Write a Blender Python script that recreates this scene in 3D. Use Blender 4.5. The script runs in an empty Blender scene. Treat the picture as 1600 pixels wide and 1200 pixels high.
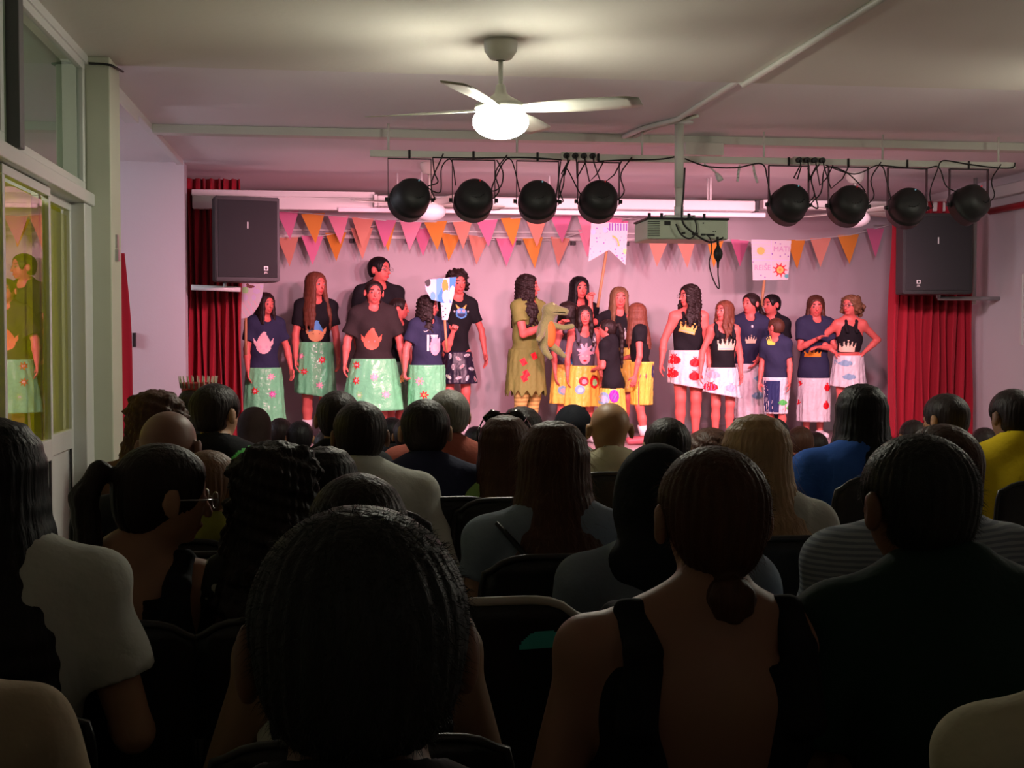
import bpy, bmesh, math, random
import numpy as np
from mathutils import Vector, Matrix
from mathutils.bvhtree import BVHTree
random.seed(7); rng = np.random.default_rng(7)
scene = bpy.context.scene
COL = scene.collection
R = math.radians

# ---------------------------------------------------------------- camera, world, exposure
FPX = 2000.0
YAW = math.atan(270/2000); PIT = math.atan(70/2000)
CAM = Vector((0, 0, 1.40))
cd = bpy.data.cameras.new('camera'); cam = bpy.data.objects.new('camera', cd); COL.objects.link(cam)
cam.location = CAM; cam.rotation_euler = (R(90)-PIT, 0, -YAW)
cd.sensor_width = 36; cd.sensor_fit = 'HORIZONTAL'; cd.lens = FPX/1600*36; cd.clip_start = .05
scene.camera = cam
scene.view_settings.view_transform = 'Standard'; scene.view_settings.look = 'None'
scene.view_settings.gamma = 1; scene.view_settings.use_curve_mapping = False
scene.view_settings.exposure = 0.0
w = bpy.data.worlds.new('world'); scene.world = w; w.use_nodes = True
w.node_tree.nodes['Background'].inputs[0].default_value = (.62, .66, .60, 1)
w.node_tree.nodes['Background'].inputs[1].default_value = 0.004
MC = Matrix.Rotation(-YAW, 3, 'Z') @ Matrix.Rotation(R(90)-PIT, 3, 'X')
def P(px, py, Y):
    """world point seen at photo pixel (px,py) lying at depth Y of the room"""
    d = MC @ Vector(((px-800)/FPX, (600-py)/FPX, -1))
    return CAM + d*(Y/d.y)

# ---------------------------------------------------------------- materials
_m = {}
def mat(name, col, rough=.6, metal=0, bump=None, emit=None, es=0, spec=.5, var=0, vscale=6, stretch=None, sheen=0, coat=0):
    if name in _m: return _m[name]
    m = bpy.data.materials.new(name); m.use_nodes = True; nt = m.node_tree; b = nt.nodes['Principled BSDF']
    b.inputs['Base Color'].default_value = (*col, 1); b.inputs['Roughness'].default_value = rough
    b.inputs['Metallic'].default_value = metal; b.inputs['Specular IOR Level'].default_value = spec
    b.inputs['Coat Weight'].default_value = coat; b.inputs['Sheen Weight'].default_value = sheen
    if emit: b.inputs['Emission Color'].default_value = (*emit, 1); b.inputs['Emission Strength'].default_value = es
    tc = nt.nodes.new('ShaderNodeTexCoord'); mp = nt.nodes.new('ShaderNodeMapping')
    nt.links.new(tc.outputs['Object'], mp.inputs[0])
    if stretch: mp.inputs['Scale'].default_value = stretch
    if var:
        n = nt.nodes.new('ShaderNodeTexNoise'); n.inputs['Scale'].default_value = vscale; n.inputs['Detail'].default_value = 5
        r = nt.nodes.new('ShaderNodeMix'); r.data_type = 'RGBA'
        nt.links.new(mp.outputs[0], n.inputs['Vector']); nt.links.new(n.outputs[0], r.inputs[0])
        r.inputs[6].default_value = (*[c*(1-var) for c in col], 1); r.inputs[7].default_value = (*[min(1, c*(1+var)) for c in col], 1)
        nt.links.new(r.outputs[2], b.inputs['Base Color'])
    if bump:
        n = nt.nodes.new('ShaderNodeTexNoise'); n.inputs['Scale'].default_value = bump[0]; n.inputs['Detail'].default_value = 4
        bp = nt.nodes.new('ShaderNodeBump'); bp.inputs['Strength'].default_value = bump[1]; bp.inputs['Distance'].default_value = bump[2] if len(bump) > 2 else .01
        nt.links.new(mp.outputs[0], n.inputs['Vector']); nt.links.new(n.outputs[0], bp.inputs['Height']); nt.links.new(bp.outputs[0], b.inputs['Normal'])
    _m[name] = m; return m
def attr_mat(name, rough=.55, spec=.4):
    if name in _m: return _m[name]
    m = bpy.data.materials.new(name); m.use_nodes = True; nt = m.node_tree; b = nt.nodes['Principled BSDF']
    a = nt.nodes.new('ShaderNodeAttribute'); a.attribute_name = 'tint'; nt.links.new(a.outputs['Color'], b.inputs['Base Color'])
    b.inputs['Roughness'].default_value = rough; b.inputs['Specular IOR Level'].default_value = spec
    _m[name] = m; return m
def cloth(name, col, rough=.85): return mat('cloth_'+name, col, rough, bump=(14, .35, .02), spec=.2, var=.12, vscale=5)
def hairm(name, col): return mat('hair_'+name, col, .5, bump=(9, .6, .010), spec=.28, var=.45, vscale=7, stretch=(9, 9, 1.1))
def striped(name, c1, c2, sc, rot=0):
    if name in _m: return _m[name]
    m = mat(name, c1, .85); nt = m.node_tree; b = nt.nodes['Principled BSDF']
    tc = nt.nodes.new('ShaderNodeTexCoord'); mp = nt.nodes.new('ShaderNodeMapping'); mp.inputs['Rotation'].default_value = (0, rot, 0)
    wv = nt.nodes.new('ShaderNodeTexWave'); wv.bands_direction = 'Z'; wv.inputs['Scale'].default_value = sc; wv.inputs['Distortion'].default_value = 1.2; wv.inputs['Detail Scale'].default_value = 1
    r = nt.nodes.new('ShaderNodeMix'); r.data_type = 'RGBA'; r.inputs[6].default_value = (*c1, 1); r.inputs[7].default_value = (*c2, 1)
    cr = nt.nodes.new('ShaderNodeValToRGB'); cr.color_ramp.elements[0].position = .45; cr.color_ramp.elements[1].position = .6
    nt.links.new(tc.outputs['Object'], mp.inputs[0]); nt.links.new(mp.outputs[0], wv.inputs[0]); nt.links.new(wv.outputs[1], cr.inputs[0])
    nt.links.new(cr.outputs[0], r.inputs[0]); nt.links.new(r.outputs[2], b.inputs['Base Color'])
    return m
def patterned(name, c1, c2, sc, thr):
    if name in _m: return _m[name]
    m = mat(name, c1, .8); nt = m.node_tree; b = nt.nodes['Principled BSDF']
    tc = nt.nodes.new('ShaderNodeTexCoord'); v = nt.nodes.new('ShaderNodeTexNoise'); v.inputs['Scale'].default_value = sc; v.inputs['Detail'].default_value = 1.5
    cr = nt.nodes.new('ShaderNodeValToRGB'); cr.color_ramp.interpolation = 'CONSTANT'; cr.color_ramp.elements[0].color = (*c1, 1); cr.color_ramp.elements[1].color = (*c2, 1); cr.color_ramp.elements[1].position = thr
    nt.links.new(tc.outputs['Object'], v.inputs['Vector']); nt.links.new(v.outputs[0], cr.inputs[0]); nt.links.new(cr.outputs[0], b.inputs['Base Color'])
    return m

M_wall = mat('wall_paint', (.70, .68, .70), .75, bump=(60, .08), var=.03, vscale=2)
M_stagewall = mat('stage_wall_paint', (.52, .475, .50), .7, bump=(40, .08), var=.05, vscale=1.5)
M_ceil = mat('ceiling_paint', (.80, .76, .77), .8, bump=(25, .12), var=.04, vscale=1.2)
M_ceil2 = mat('ceiling_olive_tint', (.72, .69, .62), .8, bump=(25, .12), var=.05, vscale=.9)  # olive tint carries part of the fan lamp's greenish cast
M_pillar = mat('pillar_paint', (.60, .63, .50), .6, var=.03)
M_white = mat('white_plastic', (.72, .72, .70), .4)
M_alu = mat('white_lacquered_aluminium', (.68, .69, .66), .35, spec=.6)
M_black = mat('black_powder_coat', (.012, .013, .013), .5, bump=(200, .1))
M_rubber = mat('black_rubber', (.01, .01, .01), .6)
M_steel = mat('steel', (.55, .55, .55), .3, 1)
M_cream = mat('cream_painted_metal', (.62, .62, .55), .45)
M_floor = mat('floor_tile', (.24, .21, .18), .4, var=.2, vscale=3)
M_stagefl = mat('stage_boards', (.42, .36, .36), .4, var=.15, vscale=5, stretch=(1, 12, 1))
M_curt = mat('red_velvet', (.36, .004, .02), .85, sheen=.1, bump=(80, .1))
M_wood = mat('pole_wood', (.50, .25, .12), .6, var=.15, vscale=4)

# ---------------------------------------------------------------- object helpers
def link(o, parent=None, label=None, cat=None, group=None, kind=None):
    COL.objects.link(o)
    if parent: o.parent = parent
    if label: o['label'] = label
    if cat: o['category'] = cat
    if group: o['group'] = group
    if kind: o['kind'] = kind
    return o
def empty(name, label, cat, loc=(0, 0, 0), rz=0, group=None):
    o = bpy.data.objects.new(name, None); o.location = loc; o.rotation_euler = (0, 0, rz); o.empty_display_size = .1
    return link(o, None, label, cat, group)
def np_mesh(name, V, Q, smooth=True, tris=False):
    me = bpy.data.meshes.new(name); n = len(V); m = len(Q); k = 3 if tris else 4
    me.vertices.add(n); me.vertices.foreach_set('co', np.asarray(V, np.float32).ravel())
    me.loops.add(m*k); me.loops.foreach_set('vertex_index', np.asarray(Q, np.int32).ravel())
    me.polygons.add(m); me.polygons.foreach_set('loop_start', np.arange(0, m*k, k, dtype=np.int32))
    me.update(calc_edges=True); me.validate()
    if smooth: me.polygons.foreach_set('use_smooth', np.ones(len(me.polygons), bool))
    return me
class MB:
    """collects simple shapes into ONE mesh"""
    def __init__(s): s.b = bmesh.new(); s.mi = 0
    def _t(s, vs, M):
        for v in vs: v.co = M @ v.co
        fs = {f for v in vs for f in v.link_faces}
        for f in fs: f.material_index = s.mi
        return s
    def box(s, lo, hi, M=None, bev=0):
        lo = Vector(lo); hi = Vector(hi); c = (lo+hi)/2; d = hi-lo
        r = bmesh.ops.create_cube(s.b, size=1)['verts']
        for v in r: v.co = Vector((v.co.x*d.x, v.co.y*d.y, v.co.z*d.z))+c
        if bev:
            es = list({e for v in r for e in v.link_edges})
            q = bmesh.ops.bevel(s.b, geom=es, offset=bev, segments=3, affect='EDGES', profile=.5)
            r = list({v for f in q['faces'] for v in f.verts} | {v for v in r if v.is_valid})
        return s._t(r, M or Matrix())
    def tube(s, pts, r, seg=10, cap=True):
        pts = [Vector(p) for p in pts]; rs = r if hasattr(r, '__len__') else [r]*len(pts)
        rings = []; prev = None
        for i, p in enumerate(pts):
            t = (pts[min(i+1, len(pts)-1)]-pts[max(i-1, 0)]).normalized()
            if prev is None: a = t.orthogonal().normalized()
            else:
                a = prev - t*prev.dot(t)
                a = a.normalized() if a.length > 1e-6 else t.orthogonal().normalized()
            prev = a; b_ = t.cross(a)
            rings.append([s.b.verts.new(p+(a*math.cos(2*math.pi*j/seg)+b_*math.sin(2*math.pi*j/seg))*rs[i]) for j in range(seg)])
        for q0, q1 in zip(rings, rings[1:]):
            for j in range(seg):
                f = s.b.faces.new((q0[j], q0[(j+1) % seg], q1[(j+1) % seg], q1[j])); f.smooth = True; f.material_index = s.mi
        if cap:
            for q in (rings[0][::-1], rings[-1]):
                f = s.b.faces.new(q); f.material_index = s.mi
        return s
    def lathe(s, prof, M=None, seg=32, smooth=True):
        M = M or Matrix(); rings = []
        for r, z in prof:
            rings.append([s.b.verts.new(M @ Vector((max(r, 1e-4)*math.cos(2*math.pi*j/seg), max(r, 1e-4)*math.sin(2*math.pi*j/seg), z))) for j in range(seg)])
        for q0, q1 in zip(rings, rings[1:]):
            for j in range(seg):
                f = s.b.faces.new((q0[j], q0[(j+1) % seg], q1[(j+1) % seg], q1[j])); f.smooth = smooth; f.material_index = s.mi
        return s
    def prism(s, poly, n, M=None):
        """poly in local xy, thickness n along z"""
        M = M or Matrix()
        a = [s.b.verts.new(M @ Vector((x, y, 0))) for x, y in poly]; b = [s.b.verts.new(M @ Vector((x, y, n))) for x, y in poly]
        k = len(poly); fs = [s.b.faces.new(a[::-1]), s.b.faces.new(b)]
        for i in range(k): fs.append(s.b.faces.new((a[i], a[(i+1) % k], b[(i+1) % k], b[i])))
        for f in fs: f.material_index = s.mi
        return s
    def build(s, name, mats, parent=None, **kw):
        bmesh.ops.recalc_face_normals(s.b, faces=s.b.faces)
        me = bpy.data.meshes.new(name); s.b.to_mesh(me); s.b.free()
        for m in (mats if isinstance(mats, (list, tuple)) else [mats]): me.materials.append(m)
        return link(bpy.data.objects.new(name, me), parent, **kw)
def struct(name, mb, m): return mb.build(name, m, kind='structure')

# ---------------------------------------------------------------- implicit surfaces -> one continuous mesh
class Field:
    def __init__(s, lo, hi, h):
        s.h = h; s.lo = np.array(lo, float); n = np.ceil((np.array(hi)-s.lo)/h).astype(int)+2
        s.n = n; s.g = np.full(n, .2, np.float32)
        s.ax = [(s.lo[i]+h*np.arange(n[i])).astype(np.float32) for i in range(3)]
    def blk(s, lo, hi):
        i0 = np.clip(np.floor((np.array(lo)-s.lo)/s.h).astype(int), 0, s.n); i1 = np.clip(np.ceil((np.array(hi)-s.lo)/s.h).astype(int)+1, 0, s.n)
        if (i1 <= i0).any(): return None
        sl = tuple(slice(a, b) for a, b in zip(i0, i1))
        return sl, s.ax[0][sl[0]][:, None, None], s.ax[1][sl[1]][None, :, None], s.ax[2][sl[2]][None, None, :]
    def op(s, sl, d, k, mode):
        g = s.g[sl]
        if mode == 'u':
            hh = np.maximum(k-np.abs(g-d), 0)/k; s.g[sl] = np.minimum(g, d)-hh*hh*k*.25
        elif mode == 's':
            d = -d; hh = np.maximum(k-np.abs(g-d), 0)/k; s.g[sl] = np.maximum(g, d)+hh*hh*k*.25
    def cone(s, a, b, ra, rb, k=.02, mode='u', capa=False, capb=False):
        a = np.array(a, float); b = np.array(b, float); m = max(ra, rb)+k+s.h*2
        q = s.blk(np.minimum(a, b)-m, np.maximum(a, b)+m)
        if q is None: return s
        sl, x, y, z = q; ab = b-a; L2 = max(float(ab@ab), 1e-9); L = math.sqrt(L2)
        dx, dy, dz = x-a[0], y-a[1], z-a[2]; tu = (dx*ab[0]+dy*ab[1]+dz*ab[2])/L2; t = np.clip(tu, 0, 1)
        d = np.sqrt((dx-t*ab[0])**2+(dy-t*ab[1])**2+(dz-t*ab[2])**2)-(ra+t*(rb-ra))
        if capb: d = np.maximum(d, (tu-1)*L)
        if capa: d = np.maximum(d, -tu*L)
        s.op(sl, d.astype(np.float32), k, mode); return s
    def ell(s, c, r, k=.02, M=None, mode='u'):
        c = np.array(c, float); r = np.array(r, float); m = r.max()+k+s.h*2
        q = s.blk(c-m, c+m)
        if q is None: return s
        sl, x, y, z = q; x, y, z = x-c[0], y-c[1], z-c[2]
        if M is not None:
            M = np.array(M); x, y, z = (x*M[i][0]+y*M[i][1]+z*M[i][2] for i in range(3))
        k0 = np.sqrt((x/r[0])**2+(y/r[1])**2+(z/r[2])**2); k1 = np.sqrt((x/r[0]**2)**2+(y/r[1]**2)**2+(z/r[2]**2)**2)
        d = k0*(k0-1)/np.maximum(k1, 1e-6); d = np.where(k0 < .05, -r.min(), d)
        s.op(sl, d.astype(np.float32), k, mode); return s
    def chain(s, pts, rs, k=.02):
        for i in range(len(pts)-1): s.cone(pts[i], pts[i+1], rs[i], rs[i+1], k)
        return s
    def plane(s, n, d, k=None):
        """keep the side where n.p < d"""
        v = s.ax[0][:, None, None]*n[0]+s.ax[1][None, :, None]*n[1]+s.ax[2][None, None, :]*n[2]-d
        s.g = np.maximum(s.g, v.astype(np.float32)); return s
    def mesh(s, name, mats, parent=None, disp=None, **kw):
        g = s.g; g[0] = g[-1] = .2; g[:, 0] = g[:, -1] = .2; g[:, :, 0] = g[:, :, -1] = .2
        ins = g < 0; c = np.zeros(tuple(x-1 for x in g.shape), np.int8)
        for i in (0, 1):
            for j in (0, 1):
                for k in (0, 1): c += ins[i:i+c.shape[0], j:j+c.shape[1], k:k+c.shape[2]]
        I = np.argwhere((c > 0) & (c < 8)); idm = np.full(c.shape, -1, np.int32); idm[tuple(I.T)] = np.arange(len(I))
        acc = np.zeros((len(I), 3)); cnt = np.zeros(len(I))
        cor = [(i, j, k) for i in (0, 1) for j in (0, 1) for k in (0, 1)]
        for a in cor:
            for ax in range(3):
                if a[ax]: continue
                b = list(a); b[ax] = 1
                ga = g[I[:, 0]+a[0], I[:, 1]+a[1], I[:, 2]+a[2]]; gb = g[I[:, 0]+b[0], I[:, 1]+b[1], I[:, 2]+b[2]]
                m = (ga < 0) != (gb < 0); t = np.where(m, ga/np.where(m, ga-gb, 1), 0)
                p = np.repeat(np.array([a], float), len(I), 0); p[:, ax] = t
                acc[m] += p[m]; cnt[m] += 1
        V = (I+acc/np.maximum(cnt, 1)[:, None])*s.h+s.lo
        Q = []
        for ax in range(3):
            A = np.moveaxis(ins, ax, 0); e = A[1:] != A[:-1]; e = np.moveaxis(e, 0, ax)
            E = np.argwhere(e); o = [x for x in range(3) if x != ax]
            E = E[(E[:, o[0]] > 0) & (E[:, o[1]] > 0)]
            q = []
            for da, db in ((1, 1), (0, 1), (0, 0), (1, 0)):
                F = E.copy(); F[:, o[0]] -= da; F[:, o[1]] -= db
                ok = (F[:, o[0]] < idm.shape[o[0]]) & (F[:, o[1]] < idm.shape[o[1]]); F[~ok] = 0
                q.append(idm[tuple(F.T)])
            q = np.stack(q, 1); flip = ins[tuple(E.T)]
            if ax == 1: flip = ~flip
            q[~flip] = q[~flip][:, ::-1]; Q.append(q[(q >= 0).all(1)])
        Q = np.concatenate(Q)
        if disp is not None: V = disp(V)
        me = np_mesh(name, V, Q)
        for m in (mats if isinstance(mats, (list, tuple)) else [mats]): me.materials.append(m)
        s.V = V; s.Q = Q
        return link(bpy.data.objects.new(name, me), parent, **kw)

# ---------------------------------------------------------------- flat pictures laid on cloth or card
def inpoly(u, v, poly):
    r = np.zeros(u.shape, bool); n = len(poly); j = n-1
    for i in range(n):
        xi, yi = poly[i]; xj, yj = poly[j]
        if yi != yj: r ^= ((yi > v) != (yj > v)) & (u < (xj-xi)*(v-yi)/(yj-yi)+xi)
        j = i
    return r
def el(u, v, cx, cy, rx, ry): return ((u-cx)/rx)**2+((v-cy)/ry)**2 < 1
C_ = dict(elfp=(.85, .55, .60), elfr=(.85, .16, .10), blue=(.02, .22, .75), flesh=(.85, .42, .20), gold=(.85, .50, .12), cream=(.85, .68, .50), silver=(.45, .5, .5),
          red=(.75, .01, .02), pink=(.85, .10, .35), lpink=(.85, .45, .55), white=(.70, .68, .70), black=(.01, .01, .012), lblue=(.25, .45, .62), teal=(.10, .40, .42),
          orange=(.85, .28, .02), green=(.10, .60, .12), purple=(.25, .08, .45), magenta=(.8, .02, .45), brown=(.15, .05, .04), lilac=(.62, .55, .75), paper=(.62, .58, .62), yellow=(.85, .70, .10), sky=(.10, .35, .75), grey=(.3, .3, .33), lgreen=(.35, .75, .30), navy=(.02, .03, .12), bteal=(.10, .80, .72))
def pic_elf(hat, face, cheeks=None):
    def f(u, v, o):
        o[inpoly(u, v, [(-.62, .1), (-.98, .42), (-.9, -.15), (-.6, -.35)]) | inpoly(u, v, [(.62, .1), (.98, .42), (.9, -.15), (.6, -.35)])] = face
        o[el(u, v, 0, -.32, .72, .62)] = face
        o[inpoly(u, v, [(-.7, -.05), (-.5, .45), (-.2, .8), (.05, 1), (.3, .95), (.25, .82), (.5, .45), (.72, -.05), (.35, .1), (0, .12), (-.35, .1)])] = hat
        if cheeks:
            o[el(u, v, -.3, -.35, .13, .13) | el(u, v, .3, -.35, .13, .13)] = cheeks; o[el(u, v, 0, -.6, .15, .05)] = cheeks
        else: o[el(u, v, .3, -.2, .05, .07) | el(u, v, -.25, -.2, .04, .06)] = 'lpink' if face == 'elfr' else 'brown'
    return f
def pic_crown(c):
    def f(u, v, o):
        o[inpoly(u, v, [(-.9, -1), (.9, -1), (1, .35), (.62, -.25), (.5, .7), (.2, -.2), (0, 1), (-.2, -.2), (-.5, .7), (-.62, -.25), (-1, .35)])] = c
        for x, y in ((0, .9), (.5, .65), (-.5, .65), (.95, .4), (-.95, .4)): o[el(u, v, x, y, .09, .12)] = c
        o[(np.abs(v+.75) < .05) & (np.abs(u) < .8)] = 'lpink'
    return f
def pic_flower(c, mid='white', n=7):
    def f(u, v, o):
        a = np.arctan2(v, u); r = np.hypot(u, v); o[r < .72+.28*np.cos(a*n)] = c; o[r < .3] = mid; o[r < .14] = c
    return f
def pic_pom(c, line=None):
    def f(u, v, o):
        o[el(u, v, 0, -.15, .95, .75)] = c; o[inpoly(u, v, [(-.22, .5), (-.35, 1), (-.1, .8), (0, 1), (.1, .8), (.35, 1), (.22, .5)])] = c
        if line:
            for k in (-.5, 0, .5): o[(np.abs(np.abs(u)-abs(k)*np.sqrt(np.clip(1-((v+.15)/.75)**2, 0, 1))) < .06) & el(u, v, 0, -.15, .9, .7)] = line
    return f
def pic_cloud(c):
    def f(u, v, o):
        for x, y, r in ((-.6, -.1, .38), (-.1, .2, .55), (.45, .05, .48), (0, -.25, .6), (.7, -.2, .28), (-.4, -.35, .35)): o[el(u, v, x, y, r, r*1.1)] = c
    return f
def pic_monster(u, v, o):
    o[inpoly(u, v, [(-.45, .2), (-.75, .95), (-.15, .45)])] = 'gold'; o[inpoly(u, v, [(.45, .2), (.75, .95), (.15, .45)])] = 'gold'
    o[el(u, v, 0, -.25, .75, .65)] = 'sky'; o[el(u, v, -.3, .05, .2, .18) | el(u, v, .3, .05, .2, .18)] = 'lpink'
    o[el(u, v, 0, -.4, .5, .3) & (v < -.3)] = 'navy'; o[el(u, v, -.9, 0, .12, .12) | el(u, v, .9, 0, .12, .12)] = 'white'
def pic_bluehat(u, v, o): pic_elf('sky', 'flesh')(u, v, o)
def pic_mask(c, c2):
    def f(u, v, o):
        a = np.arctan2(v-.1, u); o[(np.hypot(u, v-.1) < .75+.25*np.cos(a*9)) & (v > -.1)] = c; o[el(u, v, 0, -.3, .6, .65)] = c2
        o[el(u, v, -.25, -.2, .15, .08) | el(u, v, .25, -.2, .15, .08)] = 'white'; o[el(u, v, 0, -.62, .2, .08)] = 'red'
    return f
def pic_plain(c): return lambda u, v, o: o.__setitem__(np.ones(u.shape, bool), c)
def pic_disc(c, c2=None):
    def f(u, v, o):
        o[el(u, v, 0, 0, 1, 1)] = c
        if c2: o[el(u, v, .1, -.1, .55, .55)] = c2
    return f
def pic_swoosh(u, v, o): o[inpoly(u, v, [(-1, .1), (-.8, -.7), (-.3, -.8), (1, .8), (-.4, -.3), (-.8, -.2)])] = 'white'
def pic_number(u, v, o):
    o[(np.abs(u+.65) < .13) & (v > -.55) & (v < .95)] = 'white'; o[inpoly(u, v, [(-.4, .95), (.5, .95), (.4, .4), (-.1, .3)])] = 'white'
    o[el(u, v, .2, -.15, .62, .8)] = 'lpink'; o[inpoly(u, v, [(-.3, .4), (-.2, .9), (.05, .5), (.3, .95), (.4, .5), (.75, .7), (.7, .2)])] = 'lpink'; o[el(u, v, .2, -.25, .3, .35)] = 'elfp'
def pic_leaf(c, c2='white'):
    def f(u, v, o):
        o[el(u, v, 0, 0, .6, 1)] = c2; o[el(u, v, 0, 0, .42, .8)] = c; o[(np.abs(u) < .06) & (np.abs(v) < .8)] = c2
    return f
def raster(pic, nu, nv):
    u, v = np.meshgrid((np.arange(nu)+.5)/nu*2-1, (np.arange(nv)+.5)/nv*2-1, indexing='ij')
    o = np.full(u.shape, '', dtype='<U8'); pic(u, v, o); return o
def pic_mesh(name, pts, o, parent, label=None, mname='print_ink', thick=0, nrm=None):
    """pts (nu+1,nv+1,3) or nan; coloured cells"""
    nu, nv = o.shape; ok = (o != '')
    fin = np.isfinite(pts[..., 0]); ok &= fin[:-1, :-1] & fin[1:, :-1] & fin[:-1, 1:] & fin[1:, 1:]
    I = np.argwhere(ok)
    if not len(I): return None
    idx = np.arange((nu+1)*(nv+1)).reshape(nu+1, nv+1)
    Q = np.stack([idx[I[:, 0], I[:, 1]], idx[I[:, 0]+1, I[:, 1]], idx[I[:, 0]+1, I[:, 1]+1], idx[I[:, 0], I[:, 1]+1]], 1)
    used, inv = np.unique(Q, return_inverse=True); V = pts.reshape(-1, 3)[used]; Q = inv.reshape(Q.shape)
    me = np_mesh(name, V, Q, smooth=False)
    ca = me.attributes.new('tint', 'FLOAT_COLOR', 'FACE')
    cols = np.array([(*C_[c], 1) for c in o[ok]], np.float32)
    if len(me.polygons) == len(cols): ca.data.foreach_set('color', cols.ravel())
    me.materials.append(attr_mat(mname))
    return link(bpy.data.objects.new(name, me), parent, label)
def bvh(o): 
    me = o.data; return BVHTree.FromPolygons([v.co for v in me.vertices], [p.vertices[:] for p in me.polygons])
def decal(name, tree, c, w, h, pic, parent, ang=0, roll=0, cell=.005, off=.003, label=None):
    """project a picture onto cloth; c = (x,z) centre in a frame whose view direction is turned by ang"""
    nu = max(6, int(w/cell)); nv = max(6, int(h/cell)); o = raster(pic, nu, nv)
    rx = Vector((math.cos(ang), math.sin(ang), 0)); d = Vector((-math.sin(ang), math.cos(ang), 0)); cr, sr = math.cos(roll), math.sin(roll)
    pts = np.full((nu+1, nv+1, 3), np.nan)
    for i in range(nu+1):
        for j in range(nv+1):
            a = (i/nu-.5)*w; b = (j/nv-.5)*h; q = rx*(c[0]+a*cr-b*sr)+Vector((0, 0, c[1]+a*sr+b*cr))-d*1.0
            hit = tree.ray_cast(q, d, 2.0)
            if hit[0] is not None: pts[i, j] = hit[0]-d*off
    return pic_mesh(name, pts, o, parent, label)
# ---------------------------------------------------------------- people
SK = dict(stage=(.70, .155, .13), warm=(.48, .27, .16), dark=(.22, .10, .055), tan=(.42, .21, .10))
HC = dict(black=(.006, .005, .006), dark=(.018, .010, .009), brown=(.075, .028, .016), auburn=(.16, .05, .028), lbrown=(.20, .10, .05), blonde=(.42, .26, .13), grey=(.17, .16, .145), dgrey=(.022, .022, .021))
def v3(*a): return np.array(a, float)
def unit(a): a = np.array(a, float); return a/np.linalg.norm(a)
ARM = dict(down=((.20, .02, -1), (.04, -.22, -1)), out=((.42, .02, -1), (.12, -.2, -1)), close=((.10, .05, -1), (-.10, -.35, -1)),
           front=((.12, -.05, -1), (-.75, -.75, -.15)), hip=((.85, .35, -.75), (-.75, -.35, -.62)), up=((.55, -.25, -.15), (.0, -.12, 1)), lap=((.18, -.18, -1), (-.35, -.9, -.25)),
           rest=((.30, .05, -1), (-.25, -.95, -.1)), chin=((.1, -.5, -.8), (-.25, -.3, .9)), phone=((.15, -.25, -.95), (-.3, -.9, .35)), forward=((.15, -.5, -.9), (-.25, -.95, .05)), side=((.75, .1, -.7), (.35, -.4, -.9)), hold=((.2, -.3, -.9), (.1, -.9, .5)), crossu=((.15, -.2, -1), (-.9, -.5, .5)), crossl=((.15, -.2, -1), (-.95, -.45, .1)))
class Fig: pass
def hand(F, W, d, n, b, curl, fine, grip=False):
    """palm, four unequal bent fingers, thumb from the side of the palm"""
    d = unit(d); n = unit(n - d*np.dot(n, d)); a = np.cross(d, n)
    pc = W+d*.045*b
    F.ell(pc, (.040*b, .049*b, .017*b), .012, M=[a, d, n])
    if not fine:
        F.cone(W+d*.07*b, W+d*.14*b+n*.03*b, .03*b, .018*b, .02); return
    for i, (off, L) in enumerate(((-.030, .066), (-.010, .078), (.010, .074), (.030, .058))):
        p0 = W+d*.080*b+a*off*b; an = curl; p1 = p0+(d*math.cos(an)+n*math.sin(an))*L*.5*b; an2 = curl*2.1
        p2 = p1+(d*math.cos(an2)+n*math.sin(an2))*L*.5*b
        F.chain([p0, p1, p2], [.0098*b, .0088*b, .0072*b], .004)
    t0 = W+d*.025*b-a*.030*b; t1 = t0+(d*.6-a*.65+n*.35)*.038*b; t2 = t1+(d*.85-a*.1+n*.5)*.032*b
    F.chain([t0, t1, t2], [.014*b, .0115*b, .0085*b], .006)
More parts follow.
